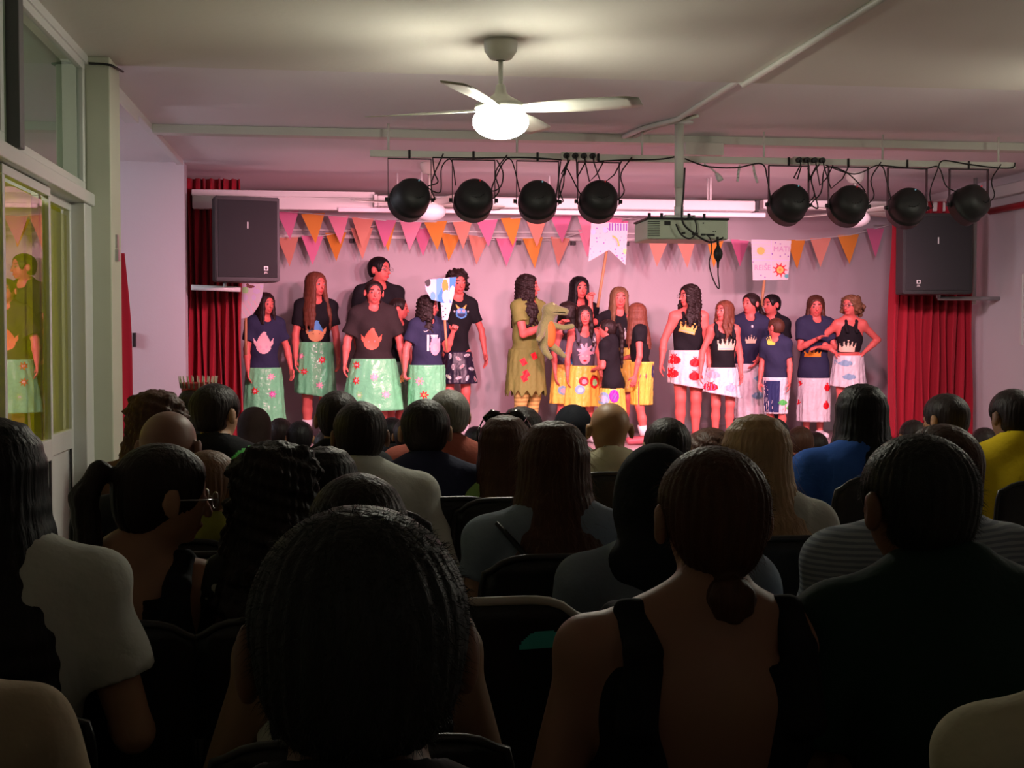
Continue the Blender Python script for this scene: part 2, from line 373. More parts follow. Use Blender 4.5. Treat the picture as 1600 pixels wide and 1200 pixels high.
def person(name, label, loc, rz=0, H=1.6, hh=.21, seated=False, lean=.04, sw=.185, hw=.155, gir=1.0, arms=('down', 'down'), head=(0, 0, 0), skin='warm',
           hair=('short', 'dark', 0), top=('tee', None), bottom=None, shoes=None, h=.008, group=None, sleeve=.62, hemz=None, fine=True, curl=.35, legs=None, headx=0, face=True, twist=None):
    b = H/1.7; f = Fig(); f.b = b
    root = empty('person', label, 'person', loc, rz, group); f.root = root
    shz = H-hh-.075*b if not seated else None
    if seated:   # H = sitting head height above floor here, body scale given by hh
        b = hh/.215; f.b = b; shz = H-hh-.065*b; hip = .45+.10*b if H > 1.05 else H-.80*b*.95
        hip = min(hip, shz-.42*b)
    else: hip = .515*H
    hcx = headx; lf = -lean
    hc = v3(hcx, lf-.02*b, H-hh/2); hy, hp, hr = (R(a) for a in head)
    Mh = Matrix.Rotation(hy, 3, 'Z') @ Matrix.Rotation(hr, 3, 'Y') @ Matrix.Rotation(-hp, 3, 'X')
    r_, f_, u_ = (np.array(Mh @ Vector(a)) for a in ((1, 0, 0), (0, -1, 0), (0, 0, 1)))
    nb = v3(hcx*.5, lf*.8+.01, shz+.045*b)
    hc = nb+v3(hcx*.5, 0, 0)+(hc[2]-nb[2])*unit(u_*.75+v3(0, -.08, .25)) if (hp or hr) else hc
    f.hc, f.r, f.f, f.u, f.s, f.shz, f.hip, f.H = hc, r_, f_, u_, hh, shz, hip, H
    H_ = lambda x, y, z: hc+(r_*x+f_*y+u_*z)*hh
    MH = [r_, f_, u_]
    sw_, hw_ = sw*b/1.0, hw*b
    f.sw = sw_
    def tp(t): return v3(hcx*.35*t, lf*t*.8, hip+(shz-hip)*t)   # spine
    def torso(F, g, sh=True, k=.05):
        F.ell(tp(0)+v3(0, .01, .0), (hw_*gir+g, .115*b*gir+g, .13*b+g), k)
        F.ell(tp(.38), (hw_*.86*gir+g, .095*b*gir+g, .16*b+g), k)
        F.ell(tp(.72), (sw_*.86+g, .112*b*gir+g, .17*b+g), k)
        if sh:
            c = tp(1.0); F.cone(c+v3(-sw_+.03*b, .0, -.025*b), c+v3(sw_-.03*b, 0, -.025*b), .052*b+g, .052*b+g, k)
            F.cone(c+v3(-sw_*.5, .01, .0), nb+v3(-.02*b, .012, .01), .04*b+g, .045*b+g, k); F.cone(c+v3(sw_*.5, .01, .0), nb+v3(.02*b, .012, .01), .04*b+g, .045*b+g, k)
    # joints
    J = {}
    for sgn, key, pose in ((-1, 'l', arms[0]), (1, 'r', arms[1])):
        e, g_ = ARM[pose] if isinstance(pose, str) else pose
        e = unit(v3(e[0]*sgn, e[1], e[2])) ; g_ = unit(v3(g_[0]*sgn, g_[1], g_[2]))
        S = tp(1.0)+v3(sgn*(sw_-.035*b), 0, -.03*b); E = S+e*.285*b; W = E+g_*.245*b
        J[key] = (S, E, W, g_)
    f.J = J
    if seated:
        LG = []
        for sg in (-1, 1):
            a = v3(sg*.085*b, .0, hip-.04*b); kn = v3(sg*.13*b, -.40*b, max(.47*b, hip-.06*b)); an = v3(sg*.12*b, -.28*b, .08)
            if kn[2] < .2: kn[2] = .2
            LG.append((a, kn, an, v3(sg*.13*b, -.42*b, .035)))
    else:
        LG = legs or []
        if not LG:
            for sg in (-1, 1): LG.append((v3(sg*.085*b, .0, hip-.03), v3(sg*.085*b, -.02, .275*H), v3(sg*.082*b, .02, .055), v3(sg*.10*b, -.11*b, .03)))
        else:
            LG = [(v3(sg*.085*b, .0, hip-.03), v3(*k_), v3(*a_), v3(a_[0]+t_[0], a_[1]+t_[1], .03)) for sg, (k_, a_, t_) in zip((-1, 1), legs)]
    pts = [hc+hh*.6*u_, hc-hh*.8*u_, hc+v3(.13, .16, 0), hc-v3(.13, .16, 0), v3(-sw_-.05, .16, 0), v3(sw_+.05, -.16, 0)]
    for k in J: pts += [J[k][1], J[k][2]+J[k][3]*.17*b, J[k][2]]
    for l in LG: pts += list(l)
    pts = np.array(pts); lo = pts.min(0)-.09; hi = pts.max(0)+.07; lo[2] = max(lo[2], -.03)
    F = Field(lo, hi, h)
    torso(F, 0)
    for hipj, kn, an, toe in LG:
        g = gir
        F.cone(hipj, kn, .082*b*g, .053*b*g, .03); F.cone(kn, kn*.62+an*.38+v3(0, .012*b, 0), .051*b*g, .050*b*g, .02); F.cone(kn*.62+an*.38+v3(0, .012*b, 0), an, .050*b*g, .033*b, .02)
        F.cone(an+v3(0, .02*b, -.02), toe, .034*b, .026*b, .02)
    for k, (S, E, W, g_) in J.items():
        F.cone(S, E, .047*b*gir, .036*b*gir, .03); F.cone(E, E*.65+W*.35, .036*b*gir, .037*b*gir, .012); F.cone(E*.65+W*.35, W, .037*b*gir, .023*b, .012)
        sg = -1 if k == 'l' else 1
        inward = v3(-sg, -.25, .1) if abs(g_[2]) > .6 else v3(0, 0, -1)
        if abs(g_[2]) > .6 and g_[2] > 0: inward = v3(-sg*.3, -1, 0)
        hand(F, W, g_, inward, b, curl, fine)
    # neck and head
    F.cone(nb-v3(0, 0, .03*b), H_(0, -.08, -.28), .054*b, .050*b, .025)
    q = Field.__new__(Field)
    F.ell(H_(0, -.05, .12), (.355*hh, .44*hh, .375*hh), .02, M=MH)
    F.ell(H_(0, .08, -.14), (.285*hh, .31*hh, .33*hh), .03, M=MH)
    F.cone(H_(-.04, .27, -.40), H_(.04, .27, -.40), .055*hh, .055*hh, .02)
    if face:
        for sg in (-1, 1): F.ell(H_(sg*.15, .44, .0), (.085*hh, .07*hh, .06*hh), .012, M=MH, mode='s')
        for sg in (-1, 1): F.ell(H_(sg*.15, .345, .0), (.065*hh, .055*hh, .055*hh), .004, M=MH)
        F.cone(H_(0, .38, .03), H_(0, .46, -.15), .03*hh, .055*hh, .008)
        F.ell(H_(0, .37, -.27), (.11*hh, .045*hh, .02*hh), .004, M=MH); F.ell(H_(0, .36, -.325), (.095*hh, .05*hh, .022*hh), .004, M=MH)
    ex = .37 if hair[0] in ('long', 'wavy', 'curly', 'half', 'curlybob', 'afro') else .405
    for sg in (-1, 1):
        F.ell(H_(sg*ex, -.04, -.03), (.055*hh, .10*hh, .155*hh), .006, M=MH)
        F.ell(H_(sg*(ex+.05), .02, -.03), (.03*hh, .05*hh, .08*hh), .006, M=MH, mode='s')
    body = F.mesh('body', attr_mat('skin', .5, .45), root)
    f.body = body
    V = F.V; base = np.array(SK[skin] if isinstance(skin, str) else skin); c = np.tile(np.append(base, 1), (len(V), 1))
    p = (V-hc)@np.array(MH).T/hh
    if face:
        near = (p[:, 1] > .2) & (np.abs(p[:, 2]) < .6)
        ax_ = np.abs(p[:, 0])
        c[near & (((ax_-.155)/.060)**2+(p[:, 2]/.026)**2 < 1)] = (.40, .33, .33, 1)
        c[near & (((ax_-.155)/.042)**2+(p[:, 2]/.036)**2 < 1)] = (.02, .012, .01, 1)
        c[near & (ax_ > .07) & (ax_ < .25) & (np.abs(p[:, 2]-.125+.25*(ax_-.15)**2) < .028)] = (*(base*.16), 1)
        c[near & ((p[:, 0]/.12)**2+((p[:, 2]+.295)/.045)**2 < 1)] = (base[0]*.85, base[1]*.35, base[2]*.45, 1)
    if skin == 'stage' or hair[0] == 'buzz':
        pass
    ca = body.data.attributes.new('tint', 'FLOAT_COLOR', 'POINT')
    if len(body.data.vertices) == len(c): ca.data.foreach_set('color', c.astype(np.float32).ravel())
    f.torso, f.tp, f.nb = torso, tp, nb
    # ---- top
    kind, tm = top[0], top[1]
    if tm is not None:
        loose = top[2] if len(top) > 2 else .014
        hz = hemz if hemz is not None else hip-.02
        T = Field((-sw_-.30, -.30, hz-.04), (sw_+.30, .30, shz+.12), h)
        wrk = lambda Vv: Vv+np.stack([.004*np.sin(Vv[:, 2]*38+Vv[:, 1]*25), .005*np.sin(Vv[:, 2]*30+Vv[:, 0]*28+1), 0*Vv[:, 0]], 1)
        if kind in ('tee', 'long', 'polo'):
            torso(T, loose)
            if hz < hip-.06: T.ell(v3(0, .01, hz+.03), (hw_*gir+loose, .115*b*gir+loose, .17*b), .05)
            T.plane((0, 0, -1), -hz)
            fr = sleeve if kind != 'long' else 1
            for k, (S, E, W, g_) in J.items():
                T.cone(S, S+(E-S)*min(fr, 1), (.056+loose*.5)*b*gir, (.050+loose*.9)*b*gir, .03, capb=(kind != 'long'))
                if kind == 'long': T.cone(E, E+(W-E)*.85, (.048+loose*.3)*b*gir, .036*b, .02, capb=True)
            T.cone(nb-v3(0, 0, .015*b), nb+v3(0, -.05, .14), .064*b, .075*b, .008, mode='s')
            T.ell(nb+v3(0, -.065, -.005*b), (.055*b, .05, .05*b), .01, mode='s')
        else:
            torso(T, loose*.6, sh=False)
            T.plane((0, 0, -1), -hz)
            if kind == 'halter':
                T.plane((0, 0, 1), shz-.02)
                for sg in (-1, 1):
                    T.ell(v3(sg*sw_*1.03, 0, shz-.03), (.085*b, .3, .15*b), .01, mode='s')
                    T.chain([v3(sg*.055*b, lf-.115*b*gir, shz-.09), v3(sg*.06*b, lf-.05*b, shz+.005), nb+v3(sg*.05*b, .045, .01)], [.016, .014, .012], .01)
            elif kind == 'lowback':
                T.plane((0, 0, 1), shz-.035)
                T.ell(v3(0, .16, shz-.06), (.125*b, .13, .29*b), .01, mode='s')
                T.ell(v3(0, -.16, shz-.0), (.085*b, .09, .10*b), .01, mode='s')
                for sg in (-1, 1):
                    T.ell(v3(sg*(sw_+.035), 0, shz-.05), (.09*b, .3, .16*b), .01, mode='s')
                    q0 = tp(1)+v3(sg*.112*b, 0, .0)
                    for w2 in (0, .02): T.chain([q0+v3(sg*w2, -.105, -.09), q0+v3(sg*w2, -.055, .018), q0+v3(sg*w2, .02, .036), q0+v3(sg*w2, .088, -.012), q0+v3(sg*(w2+.008), .118, -.12)], [.020, .019, .019, .02, .022], .01)
                    T.cone(q0+v3(-sg*.008, -.055, .012), q0+v3(-sg*.008, .03, .028), .016, .016, .01)
            else:   # tank
                T.plane((0, 0, 1), shz-.02)
                T.ell(v3(0, -.13, shz-.0), (.075*b, .10, .08*b), .01, mode='s'); T.ell(v3(0, .13, shz+.01), (.075*b, .10, .06*b), .01, mode='s')
                for sg in (-1, 1):
                    T.ell(v3(sg*(sw_+.02), 0, shz-.05), (.07*b, .3, .13*b), .01, mode='s')
                    q0 = tp(1)+v3(sg*.098*b, 0, -.0)
                    T.chain([q0+v3(0, -.10, -.08), q0+v3(0, -.05, .008), q0+v3(0, .02, .03), q0+v3(0, .09, -.03)], [.02, .018, .018, .02], .01)
        nm = {'tee': 't_shirt', 'long': 'shirt', 'polo': 'polo_shirt', 'halter': 'halter_top', 'lowback': 'tank_top', 'tank': 'tank_top'}[kind]
        f.top = T.mesh(nm, tm, root, disp=wrk)
        f.tree = bvh(f.top) if len(top) > 3 or not seated else None
    # ---- trousers or shorts
    if bottom is not None:
        bk, bm_ = bottom
        lo = v3(-hw_*gir-.12, -.62*b if seated else -.25, .02); hi = v3(hw_*gir+.12, .25, hip+.2)
        B = Field(lo, hi, max(h, .010)); B.ell(tp(0)+v3(0, .01, 0), (hw_*gir+.014, .115*b*gir+.014, .14*b), .05)
        B.plane((0, 0, 1), hip+.07)
        for hipj, kn, an, toe in LG:
            if bk == 'shorts': B.cone(hipj, hipj*.25+kn*.75, .10*b*gir, .085*b*gir, .03, capb=True)
            else: B.cone(hipj, kn, .092*b*gir, .068*b*gir, .03); B.cone(kn, an+v3(0, 0, .02), .066*b, .055*b, .02, capb=True)
        f.bot = B.mesh('trousers' if bk != 'shorts' else 'shorts', bm_, root)
    if shoes is not None:
        for hipj, kn, an, toe in LG:
            S_ = Field(np.minimum(an, toe)-v3(.09, .09, .09), np.maximum(an, toe)+v3(.09, .09, .09), max(h*.8, .006))
            d = toe-an; a0 = v3(an[0], an[1]+.02*b, .045)
            S_.cone(a0, v3(*(an[:2]+d[:2]*1.25), .033), .047*b, .040*b, .02); S_.cone(v3(an[0], an[1]+.005, .05), v3(an[0], an[1], .085*b+.01), .044*b, .042*b, .01, capb=True)
            S_.plane((0, 0, -1), -.002)
            S_.mesh('shoe', shoes if not isinstance(shoes, tuple) else shoes[0], root)
            if isinstance(shoes, tuple):
                K = MB(); dd = unit(kn-an)
                K.tube([an+dd*.03, an+dd*.16*b], [.043*b, .052*b], 14); K.build('sock', shoes[1], root)
    # ---- hair
    make_hair(f, hair, H_, MH, h, b)
    return f
def make_hair(f, hair, H_, MH, h, b):
    style, colr, L = hair; hh = f.s; root = f.root; hc, u_, f_, r_ = f.hc, f.u, f.f, f.r
    if style == 'none': return
    m = hairm(colr if isinstance(colr, str) else hair[3], HC[colr] if isinstance(colr, str) else colr)
    ext = L+.12
    G = Field(hc-v3(.24, .26, ext if L else .17), hc+v3(.24, .26, .2), max(h*.9, .0045))
    g = .045 if style not in ('buzz', 'short', 'cap') else (.03 if style == 'buzz' else .045)
    if style == 'afro': g = .22
    G.ell(H_(0, -.06, .12), ((.365+g)*hh, (.455+g)*hh, (.385+g)*hh), .01, M=MH)
    if style in ('short', 'buzz'):
        G.ell(H_(0, -.20, -.12), ((.27+g)*hh, .29*hh, .26*hh), .03, M=MH)
        q = -.30 if style == 'short' else -.30
        pc = H_(0, 0, q); G.plane(-u_, -float(pc@u_))
        for sg in (-1, 1): G.ell(H_(sg*.45, .0, -.14), (.17*hh, .19*hh, .27*hh), .01, M=MH, mode='s')
    G.ell(H_(0, .62, -.05 if style == 'short' else -.10), (.345*hh, .47*hh, .47*hh), .02, M=MH, mode='s')
    if style == 'cap' or style == 'hijab': pass
    ph = random.random()*6
    if style in ('long', 'wavy', 'curly', 'half'):
        A = R(128 if style != 'half' else 100); n = 21 if h < .009 else 17
        wav = dict(long=.004, half=.006, wavy=.018, curly=.022)[style]
        for i in range(n):
            a = -A+2*A*i/(n-1); hd = -f_*math.cos(a)+r_*math.sin(a); hd2 = hd
            zt = f.shz+.03
            hs = -f_*math.cos(a)*1.12+r_*math.sin(a)*.94; pts = [H_(0, -.05, .12)+(hs*math.cos(R(q_))*.37+u_*math.sin(R(q_))*.385)*hh for q_ in (78, 52, 28, 4)]+[H_(0, -.05, -.22)+hs*.385*hh]
            end = hc[2]-L*(1-.10*random.random())
            hd2 = np.array([hd[0]*1.0, hd[1], 0]); hd2 = hd2/max(np.linalg.norm(hd2), .1)
            z = pts[-1][2]; c0 = v3(f.hc[0], f.tp(1)[1], 0)
            hd2 = np.array([hd2[0], math.copysign(abs(hd2[1])**.4, hd2[1]), 0])
            t = 0
            while z > end:
                z -= .045; t = min(1, t+.25); below = z < f.shz+.02
                rx_, ry_ = (.115 if L < .3 else .135)*b, (.157*b if below else .12*b)
                tgt = c0+v3(hd2[0]*rx_, hd2[1]*ry_, 0); cur = v3(pts[-1][0], pts[-1][1], 0)
                q = cur*(1-.45*t)+tgt*.45*t
                q = q+v3(-hd2[1], hd2[0], 0)*wav*math.sin(z*42+ph+i*1.3)
                pts.append(v3(q[0], q[1], z))
            rs = [.05*hh, .075*hh, .085*hh, .09*hh, .095*hh]+[.10*hh]*(len(pts)-5)
            for j in range(1, 4):
                if len(rs) > 5+j: rs[-j] = .04*hh+.02*hh*(j-1)
            G.chain(pts, rs, .010)
    elif style in ('pony', 'ponylow'):
        G.ell(H_(0, -.24, -.14), (.30*hh, .27*hh, .30*hh), .03, M=MH)
        zb = .18 if style == 'pony' else -.15
        p0 = H_(0, -.50, zb); pts = [p0, p0-f_*.09*hh*2+v3(0, 0, .01), p0-f_*.17*hh*2-v3(0, 0, .05)]
        while pts[-1][2] > hc[2]-L: pts.append(pts[-1]+v3(.006*math.sin(len(pts)*1.4), -.006 if pts[-1][1] > .2 else .0, -.045))
        n = len(pts); G.chain(pts, [.06*hh, .10*hh]+[.13*hh*(1-.75*(i/(n-2))**2) for i in range(n-2)], .012)
    elif style in ('bun', 'bunlow'):
        G.ell(H_(0, -.24, -.14), (.30*hh, .27*hh, .30*hh), .03, M=MH)
        p0 = H_(0, -.60 if style == 'bun' else -.44, .05 if style == 'bun' else -.52)
        G.ell(p0, (.20*hh, .15*hh, .17*hh), .01)
        for k in range(7):
            an = k*.9; G.cone(p0+(r_*math.cos(an)+u_*math.sin(an))*.13*hh-f_*.05*hh, p0+(r_*math.cos(an+1)+u_*math.sin(an+1))*.13*hh-f_*.09*hh, .045*hh, .04*hh, .005)
    if style in ('curly', 'afro', 'curlybob'):
        if style == 'curlybob': G.ell(H_(0, -.20, -.10), (.46*hh, .36*hh, .42*hh), .04, M=MH); G.ell(H_(0, .66, -.16), (.36*hh, .46*hh, .46*hh), .02, M=MH, mode='s')
        for k in range(60 if style != 'curly' else 50):
            a = random.uniform(-2.2, 2.2); zz = random.uniform(-.35, .52) if style != 'curly' else random.uniform(-L/hh, .45)
            rr = .42*math.sqrt(max(.1, 1-(max(zz, 0)/.6)**2))+g*.6
            c = H_(0, -.06, 0)+(-f_*math.cos(a)+r_*math.sin(a))*rr*hh+u_*zz*hh
            if style == 'curly' and zz < -.6: c = v3(hc[0], f.tp(1)[1], hc[2]+zz*hh)+unit(-f_*math.cos(a)*v3(1, 1, 0)+r_*math.sin(a))*.13*b
            G.ell(c, (.09*hh,)*3, .006)
    fr = 200 if style in ('curly', 'afro', 'curlybob') else 90
    am = .004 if style in ('curly', 'afro', 'curlybob') else .0015
    def disp(V):
        d = V-hc; a = np.arctan2(d[:, 1], d[:, 0]); n = d/np.maximum(np.linalg.norm(d, axis=1), 1e-3)[:, None]; n[:, 2] *= .3
        w_ = am*(np.sin(a*38+np.sin(V[:, 2]*20)*1.5)+(np.sin(V[:, 2]*fr+a*7) if am > .002 else 0))
        return V+n*w_[:, None]
    f.hair = G.mesh('hair', m, root, disp=disp)
def fuzz(f, n, L, wd, colr, name='hair_strands', zmin=None, rnd=.5, down=.6):
    """thin loose hairs standing off the hair surface (a sub-part of the hair)"""
    me = f.hair.data; V = np.zeros(len(me.vertices)*3, np.float32); me.vertices.foreach_get('co', V); V = V.reshape(-1, 3)
    N = np.zeros(len(me.vertices)*3, np.float32); me.vertex_normals.foreach_get('vector', N) if hasattr(me, 'vertex_normals') else None; N = N.reshape(-1, 3)
    ok = np.arange(len(V)) if zmin is None else np.where(V[:, 2] > zmin)[0]
    idx = rng.choice(ok, n); p = V[idx]-N[idx]*.003; d = N[idx]+rng.normal(0, rnd, (n, 3)); d[:, 2] -= down; d /= np.linalg.norm(d, axis=1)[:, None]
    l = L*rng.uniform(.4, 1.1, n)[:, None]; side = np.cross(d, rng.normal(0, 1, (n, 3))); side /= np.linalg.norm(side, axis=1)[:, None]; side *= wd
    bend = rng.normal(0, .25, (n, 3)); mid = p+d*l*.55; tip = mid+(d+bend+np.array([0, 0, -.35]))*l*.45
    VV = np.stack([p-side, p+side, mid+side*.7, mid-side*.7, tip+side*.15, tip-side*.15], 1).reshape(-1, 3); k = np.arange(n)[:, None]*6
    Q = np.concatenate([k+np.array([[0, 1, 2, 3]]), k+np.array([[3, 2, 4, 5]])])
    me2 = np_mesh(name, VV, Q); me2.materials.append(hairm(colr, HC[colr])); o = bpy.data.objects.new(name, me2); link(o, f.hair); o['kind'] = 'stuff'; return o
def glasses(f, m=None, shades=False, up=0):
    """spectacles worn on the nose; a child of the person"""
    hh = f.s; mb = MB(); H_ = lambda x, y, z: Vector(f.hc+(f.r*x+f.f*y+f.u*z)*hh)
    for sg in (-1, 1):
        pts = [H_(sg*.17+.105*math.cos(t), .47+up*.0, .0+up+.085*math.sin(t)) for t in np.linspace(0, 2*math.pi, 17)]
        mb.tube(pts, .0016, 5, cap=False); mb.tube([H_(sg*.275, .47, .02+up), H_(sg*.385, .30, .02+up), H_(sg*.39, -.05, .0+up)], .0015, 5)
    mb.tube([H_(-.07, .475, .02+up), H_(.07, .475, .02+up)], .0015, 5)
    return mb.build('glasses', m or M_steel, f.root)
def skirt(f, zw, zh, rw, rh, m, name='skirt', dy=0, wr=.012, flip=0, tilt=0, ratio=.84, seg=96, zig=0):
    """wrapped skirt: waist ring to hem ring with folds; has thickness"""
    nr = 28; V = []; ph = random.random()*6
    for ins in (0, 1):
        for i in range(nr+1):
            t = i/nr; r0 = rw+(rh-rw)*t**.8
            for j in range(seg):
                a = 2*math.pi*j/seg; wv = wr*t**.7*(.5*math.sin(9*a+ph+t*2)+.35*math.sin(17*a+ph*2-t*3)+.3*math.sin(5*a+3*t+ph))+.0035*math.sin(23*a+t*19)*math.sin(t*14+ph+3*a)
                r1 = r0+wv-(.004 if ins else 0)
                z = zw+(zh-zw)*t+tilt*math.cos(a)*t
                if zig: z += zig*t**3*(abs(((j/seg*14) % 1)-.5)*2-.5)
                V.append((r1*math.cos(a), dy+r1*ratio*math.sin(a), z))
    Q = []; N = (nr+1)*seg
    for i in range(nr):
        for j in range(seg):
            a, b_, c, d = i*seg+j, i*seg+(j+1) % seg, (i+1)*seg+(j+1) % seg, (i+1)*seg+j
            Q.append((a, d, c, b_)); Q.append((N+a, N+b_, N+c, N+d))
    for j in range(seg):
        a, b_ = nr*seg+j, nr*seg+(j+1) % seg; Q.append((a, N+a, N+b_, b_)); a, b_ = j, (j+1) % seg; Q.append((a, b_, N+b_, N+a))
    me = np_mesh(name, V, Q); me.materials.append(m); o = link(bpy.data.objects.new(name, me), f.root); f.skirt = o; f.stree = bvh(o); return o
# ---------------------------------------------------------------- room shell
def sbox(name, lo, hi, m, bev=0): return struct(name, MB().box(lo, hi, bev=bev), m)
sbox('floor', (-4.2, -3, -.1), (5.9, 10.52, 0), M_floor)
sbox('stage_floor', (-2.2, 10.52, 0), (5.9, 12.6, .48), M_stagefl, .006)
sbox('wall_back', (-2.2, 12.4, .48), (5.9, 12.6, 3), M_stagewall)
sbox('wall_right', (5.7, -3, 0), (5.9, 12.6, 3), M_wall)
sbox('wall_rear', (-4.2, -3.2, 0), (5.9, -3, 3), mat('rear_wall_paint', (.55, .53, .48), .8))
sbox('wall_left', (-1.30, -3, 0), (-1.2, 3.9, 3), M_pillar)
sbox('wall_recess', (-4.2, 10.45, 0), (-1.21, 10.62, 3), mat('lavender_wall_paint', (.56, .54, .56), .75, bump=(50, .08)))
sbox('wall_stage_left', (-2.2, 10.62, .48), (-2.1, 12.4, 3), M_stagewall)
sbox('wall_far_left', (-4.3, 6.5, 0), (-4.2, 10.62, 3), M_wall)
sbox('wall_corridor', (-3.3, -3, 0), (-3.2, 6.5, 3), mat('corridor_wall_paint', (.35, .38, .34), .8))
sbox('wall_corridor_end', (-4.2, 6.50, 0), (-1.205, 6.62, 3), M_wall)
sbox('ceiling', (-3.3, -3, 2.76), (5.9, 6.62, 3), M_ceil2)
sbox('ceiling_front', (-4.2, 6.62, 2.8), (5.9, 12.6, 3), M_ceil)
sbox('trim_pillar', (-1.205, 6.42, 0), (-1.09, 6.70, 2.76), M_pillar, .006)
sbox('trim_ceiling', (-1.2, 8.62, 2.745), (5.7, 8.74, 2.80), M_cream, .004)
sbox('trim_side', (5.62, 6.5, 2.62), (5.7, 12.4, 2.72), M_white, .01)
sbox('baseboard_back', (-2.0, 12.38, .48), (5.7, 12.4, .56), M_stagewall)

# ceiling conduits
def conduit(name, pts, r, m, label, cat='conduit'): return MB().tube(pts, r, 10).build(name, m, None, label=label, cat=cat)
b = MB()
b.box((-1.25, 6.6, 2.76), (-1.20, 10.3, 2.80), bev=.004); b.build('cable_trunking', M_white, None, label='white cable trunking along the ceiling edge above the left recess', cat='trunking')
b = MB().box((-1.27, 7.1, 2.70), (-1.19, 8.0, 2.76), bev=.006); b.build('junction_cover', M_white, None, label='thick white box section under the left ceiling trunking', cat='trunking')
conduit('ceiling_conduit', [(2.13, 3.0, 2.745), (2.13, 6.60, 2.745), (2.13, 6.68, 2.785), (2.12, 7.9, 2.785), (1.98, 8.25, 2.78), (1.93, 8.60, 2.78)], .016, M_cream, 'pale cable conduit running back along the ceiling towards the projector pole')
conduit('ceiling_conduit', [(2.22, 7.8, 2.79), (2.06, 8.2, 2.785), (2.0, 8.60, 2.78)], .011, M_cream, 'short thin conduit bending beside the main ceiling conduit near the projector pole')
b = MB().box((2.35, 8.55, 2.66), (2.62, 8.75, 2.745), bev=.004); b.build('junction_box', M_cream, None, label='cream junction box fixed to the ceiling beam right of the projector pole', cat='box')
conduit('red_pipe', [(5.66, 6.5, 2.52), (5.66, 9.9, 2.52), (5.66, 10.6, 2.52)], .03, mat('red_paint', (.45, .02, .03), .4), 'red painted pipe running under the ceiling along the right wall', 'pipe')
conduit('thin_cable', [P(139, 99, 6.41), P(162, 100, 6.41), P(174, 102, 6.41), P(192, 112, 6.72)], .006, M_black, 'thin black cable crossing the top of the left pillar', 'cable')
b = MB().box((-1.092, 6.52, P(180, 408, 6.55).z), (-1.075, 6.58, P(180, 390, 6.55).z)); b.box((-1.092, 6.53, P(180, 388, 6.55).z), (-1.08, 6.57, P(180, 367, 6.55).z)); b.build('door_catch', M_steel, None, label='small metal catch plate on the edge of the left pillar', cat='catch')
b = MB().box(P(207, 542, 10.40), P(213, 520, 10.45)+Vector((0, 0, 0)), bev=.003); b.build('light_switch', M_black, None, label='small dark switch on the lavender wall beside the red drape', cat='switch')

# glazed partition on the left: transoms, sliding door
def glass_mat(name, tint=(1, 1, 1), ior=1.5):
    m = bpy.data.materials.new(name); m.use_nodes = True; nt = m.node_tree; nt.nodes.clear()
    o = nt.nodes.new('ShaderNodeOutputMaterial'); mx = nt.nodes.new('ShaderNodeMixShader'); t = nt.nodes.new('ShaderNodeBsdfTransparent'); g = nt.nodes.new('ShaderNodeBsdfGlossy'); f = nt.nodes.new('ShaderNodeFresnel')
    t.inputs[0].default_value = (*tint, 1); g.inputs['Roughness'].default_value = .0; f.inputs[0].default_value = ior; g.inputs[0].default_value = (1, 1, 1, 1)
    ge = nt.nodes.new('ShaderNodeNewGeometry'); sb = nt.nodes.new('ShaderNodeMath'); sb.operation = 'SUBTRACT'; sb.inputs[0].default_value = 1; ml = nt.nodes.new('ShaderNodeMath'); ml.operation = 'MULTIPLY'
    nt.links.new(ge.outputs['Backfacing'], sb.inputs[1]); nt.links.new(sb.outputs[0], ml.inputs[0]); nt.links.new(f.outputs[0], ml.inputs[1]); nt.links.new(ml.outputs[0], mx.inputs[0]); nt.links.new(t.outputs[0], mx.inputs[1]); nt.links.new(g.outputs[0], mx.inputs[2]); nt.links.new(mx.outputs[0], o.inputs[0]); return m
def blind_mat(name, col):
    m = mat(name, col, .7, var=.1); nt = m.node_tree; b = nt.nodes['Principled BSDF']; o = nt.nodes['Material Output']
    t = nt.nodes.new('ShaderNodeBsdfTranslucent'); t.inputs[0].default_value = (*col, 1); mx = nt.nodes.new('ShaderNodeMixShader'); mx.inputs[0].default_value = .5
    nt.links.new(b.outputs[0], mx.inputs[1]); nt.links.new(t.outputs[0], mx.inputs[2]); nt.links.new(mx.outputs[0], o.inputs[0]); return m
G_clear = glass_mat('clear_glass', (.85, .92, .88), 1.7); G_door = glass_mat('door_glass', (.9, .9, .55), 1.75)
XL = -1.2
def frame_rect(mb, y0, y1, z0, z1, t=.04, x0=XL-.03, x1=XL+.0):
    mb.box((x0, y0, z0), (x1, y1, z0+t), bev=.003); mb.box((x0, y0, z1-t), (x1, y1, z1), bev=.003); mb.box((x0, y0, z0+t), (x1, y0+t, z1-t), bev=.003); mb.box((x0, y1-t, z0+t), (x1, y1, z1-t), bev=.003)
def window(n, y0, y1, z0, z1):
    mb = MB(); frame_rect(mb, y0, y1, z0, z1, .045); o = mb.build('window_%d' % n, M_alu, kind='structure')
    MB().box((XL-.022, y0+.04, z0+.04), (XL-.016, y1-.04, z1-.04)).build('pane', G_clear, o)
window(1, 5.00, 6.38, 2.105, 2.73); window(2, 3.93, 4.88, 2.105, 2.73)
sbox('trim_ledge', (XL-.06, 3.9, 2.04), (XL+.035, 6.42, 2.10), M_alu, .006)
sbox('trim_head', (XL-.06, 3.9, 2.72), (XL+.01, 6.42, 2.765), M_alu)
b = MB().box((XL+.0, 4.90, 2.10), (XL+.05, 4.97, 2.755), bev=.004); b.build('dark_post', mat('dark_grey_metal', (.12, .12, .12), .5), None, label='dark grey metal post between the two transom windows', cat='post')
sbox('trim_door', (XL-.06, 6.24, 0), (XL+.02, 6.42, 2.04), M_alu, .004)
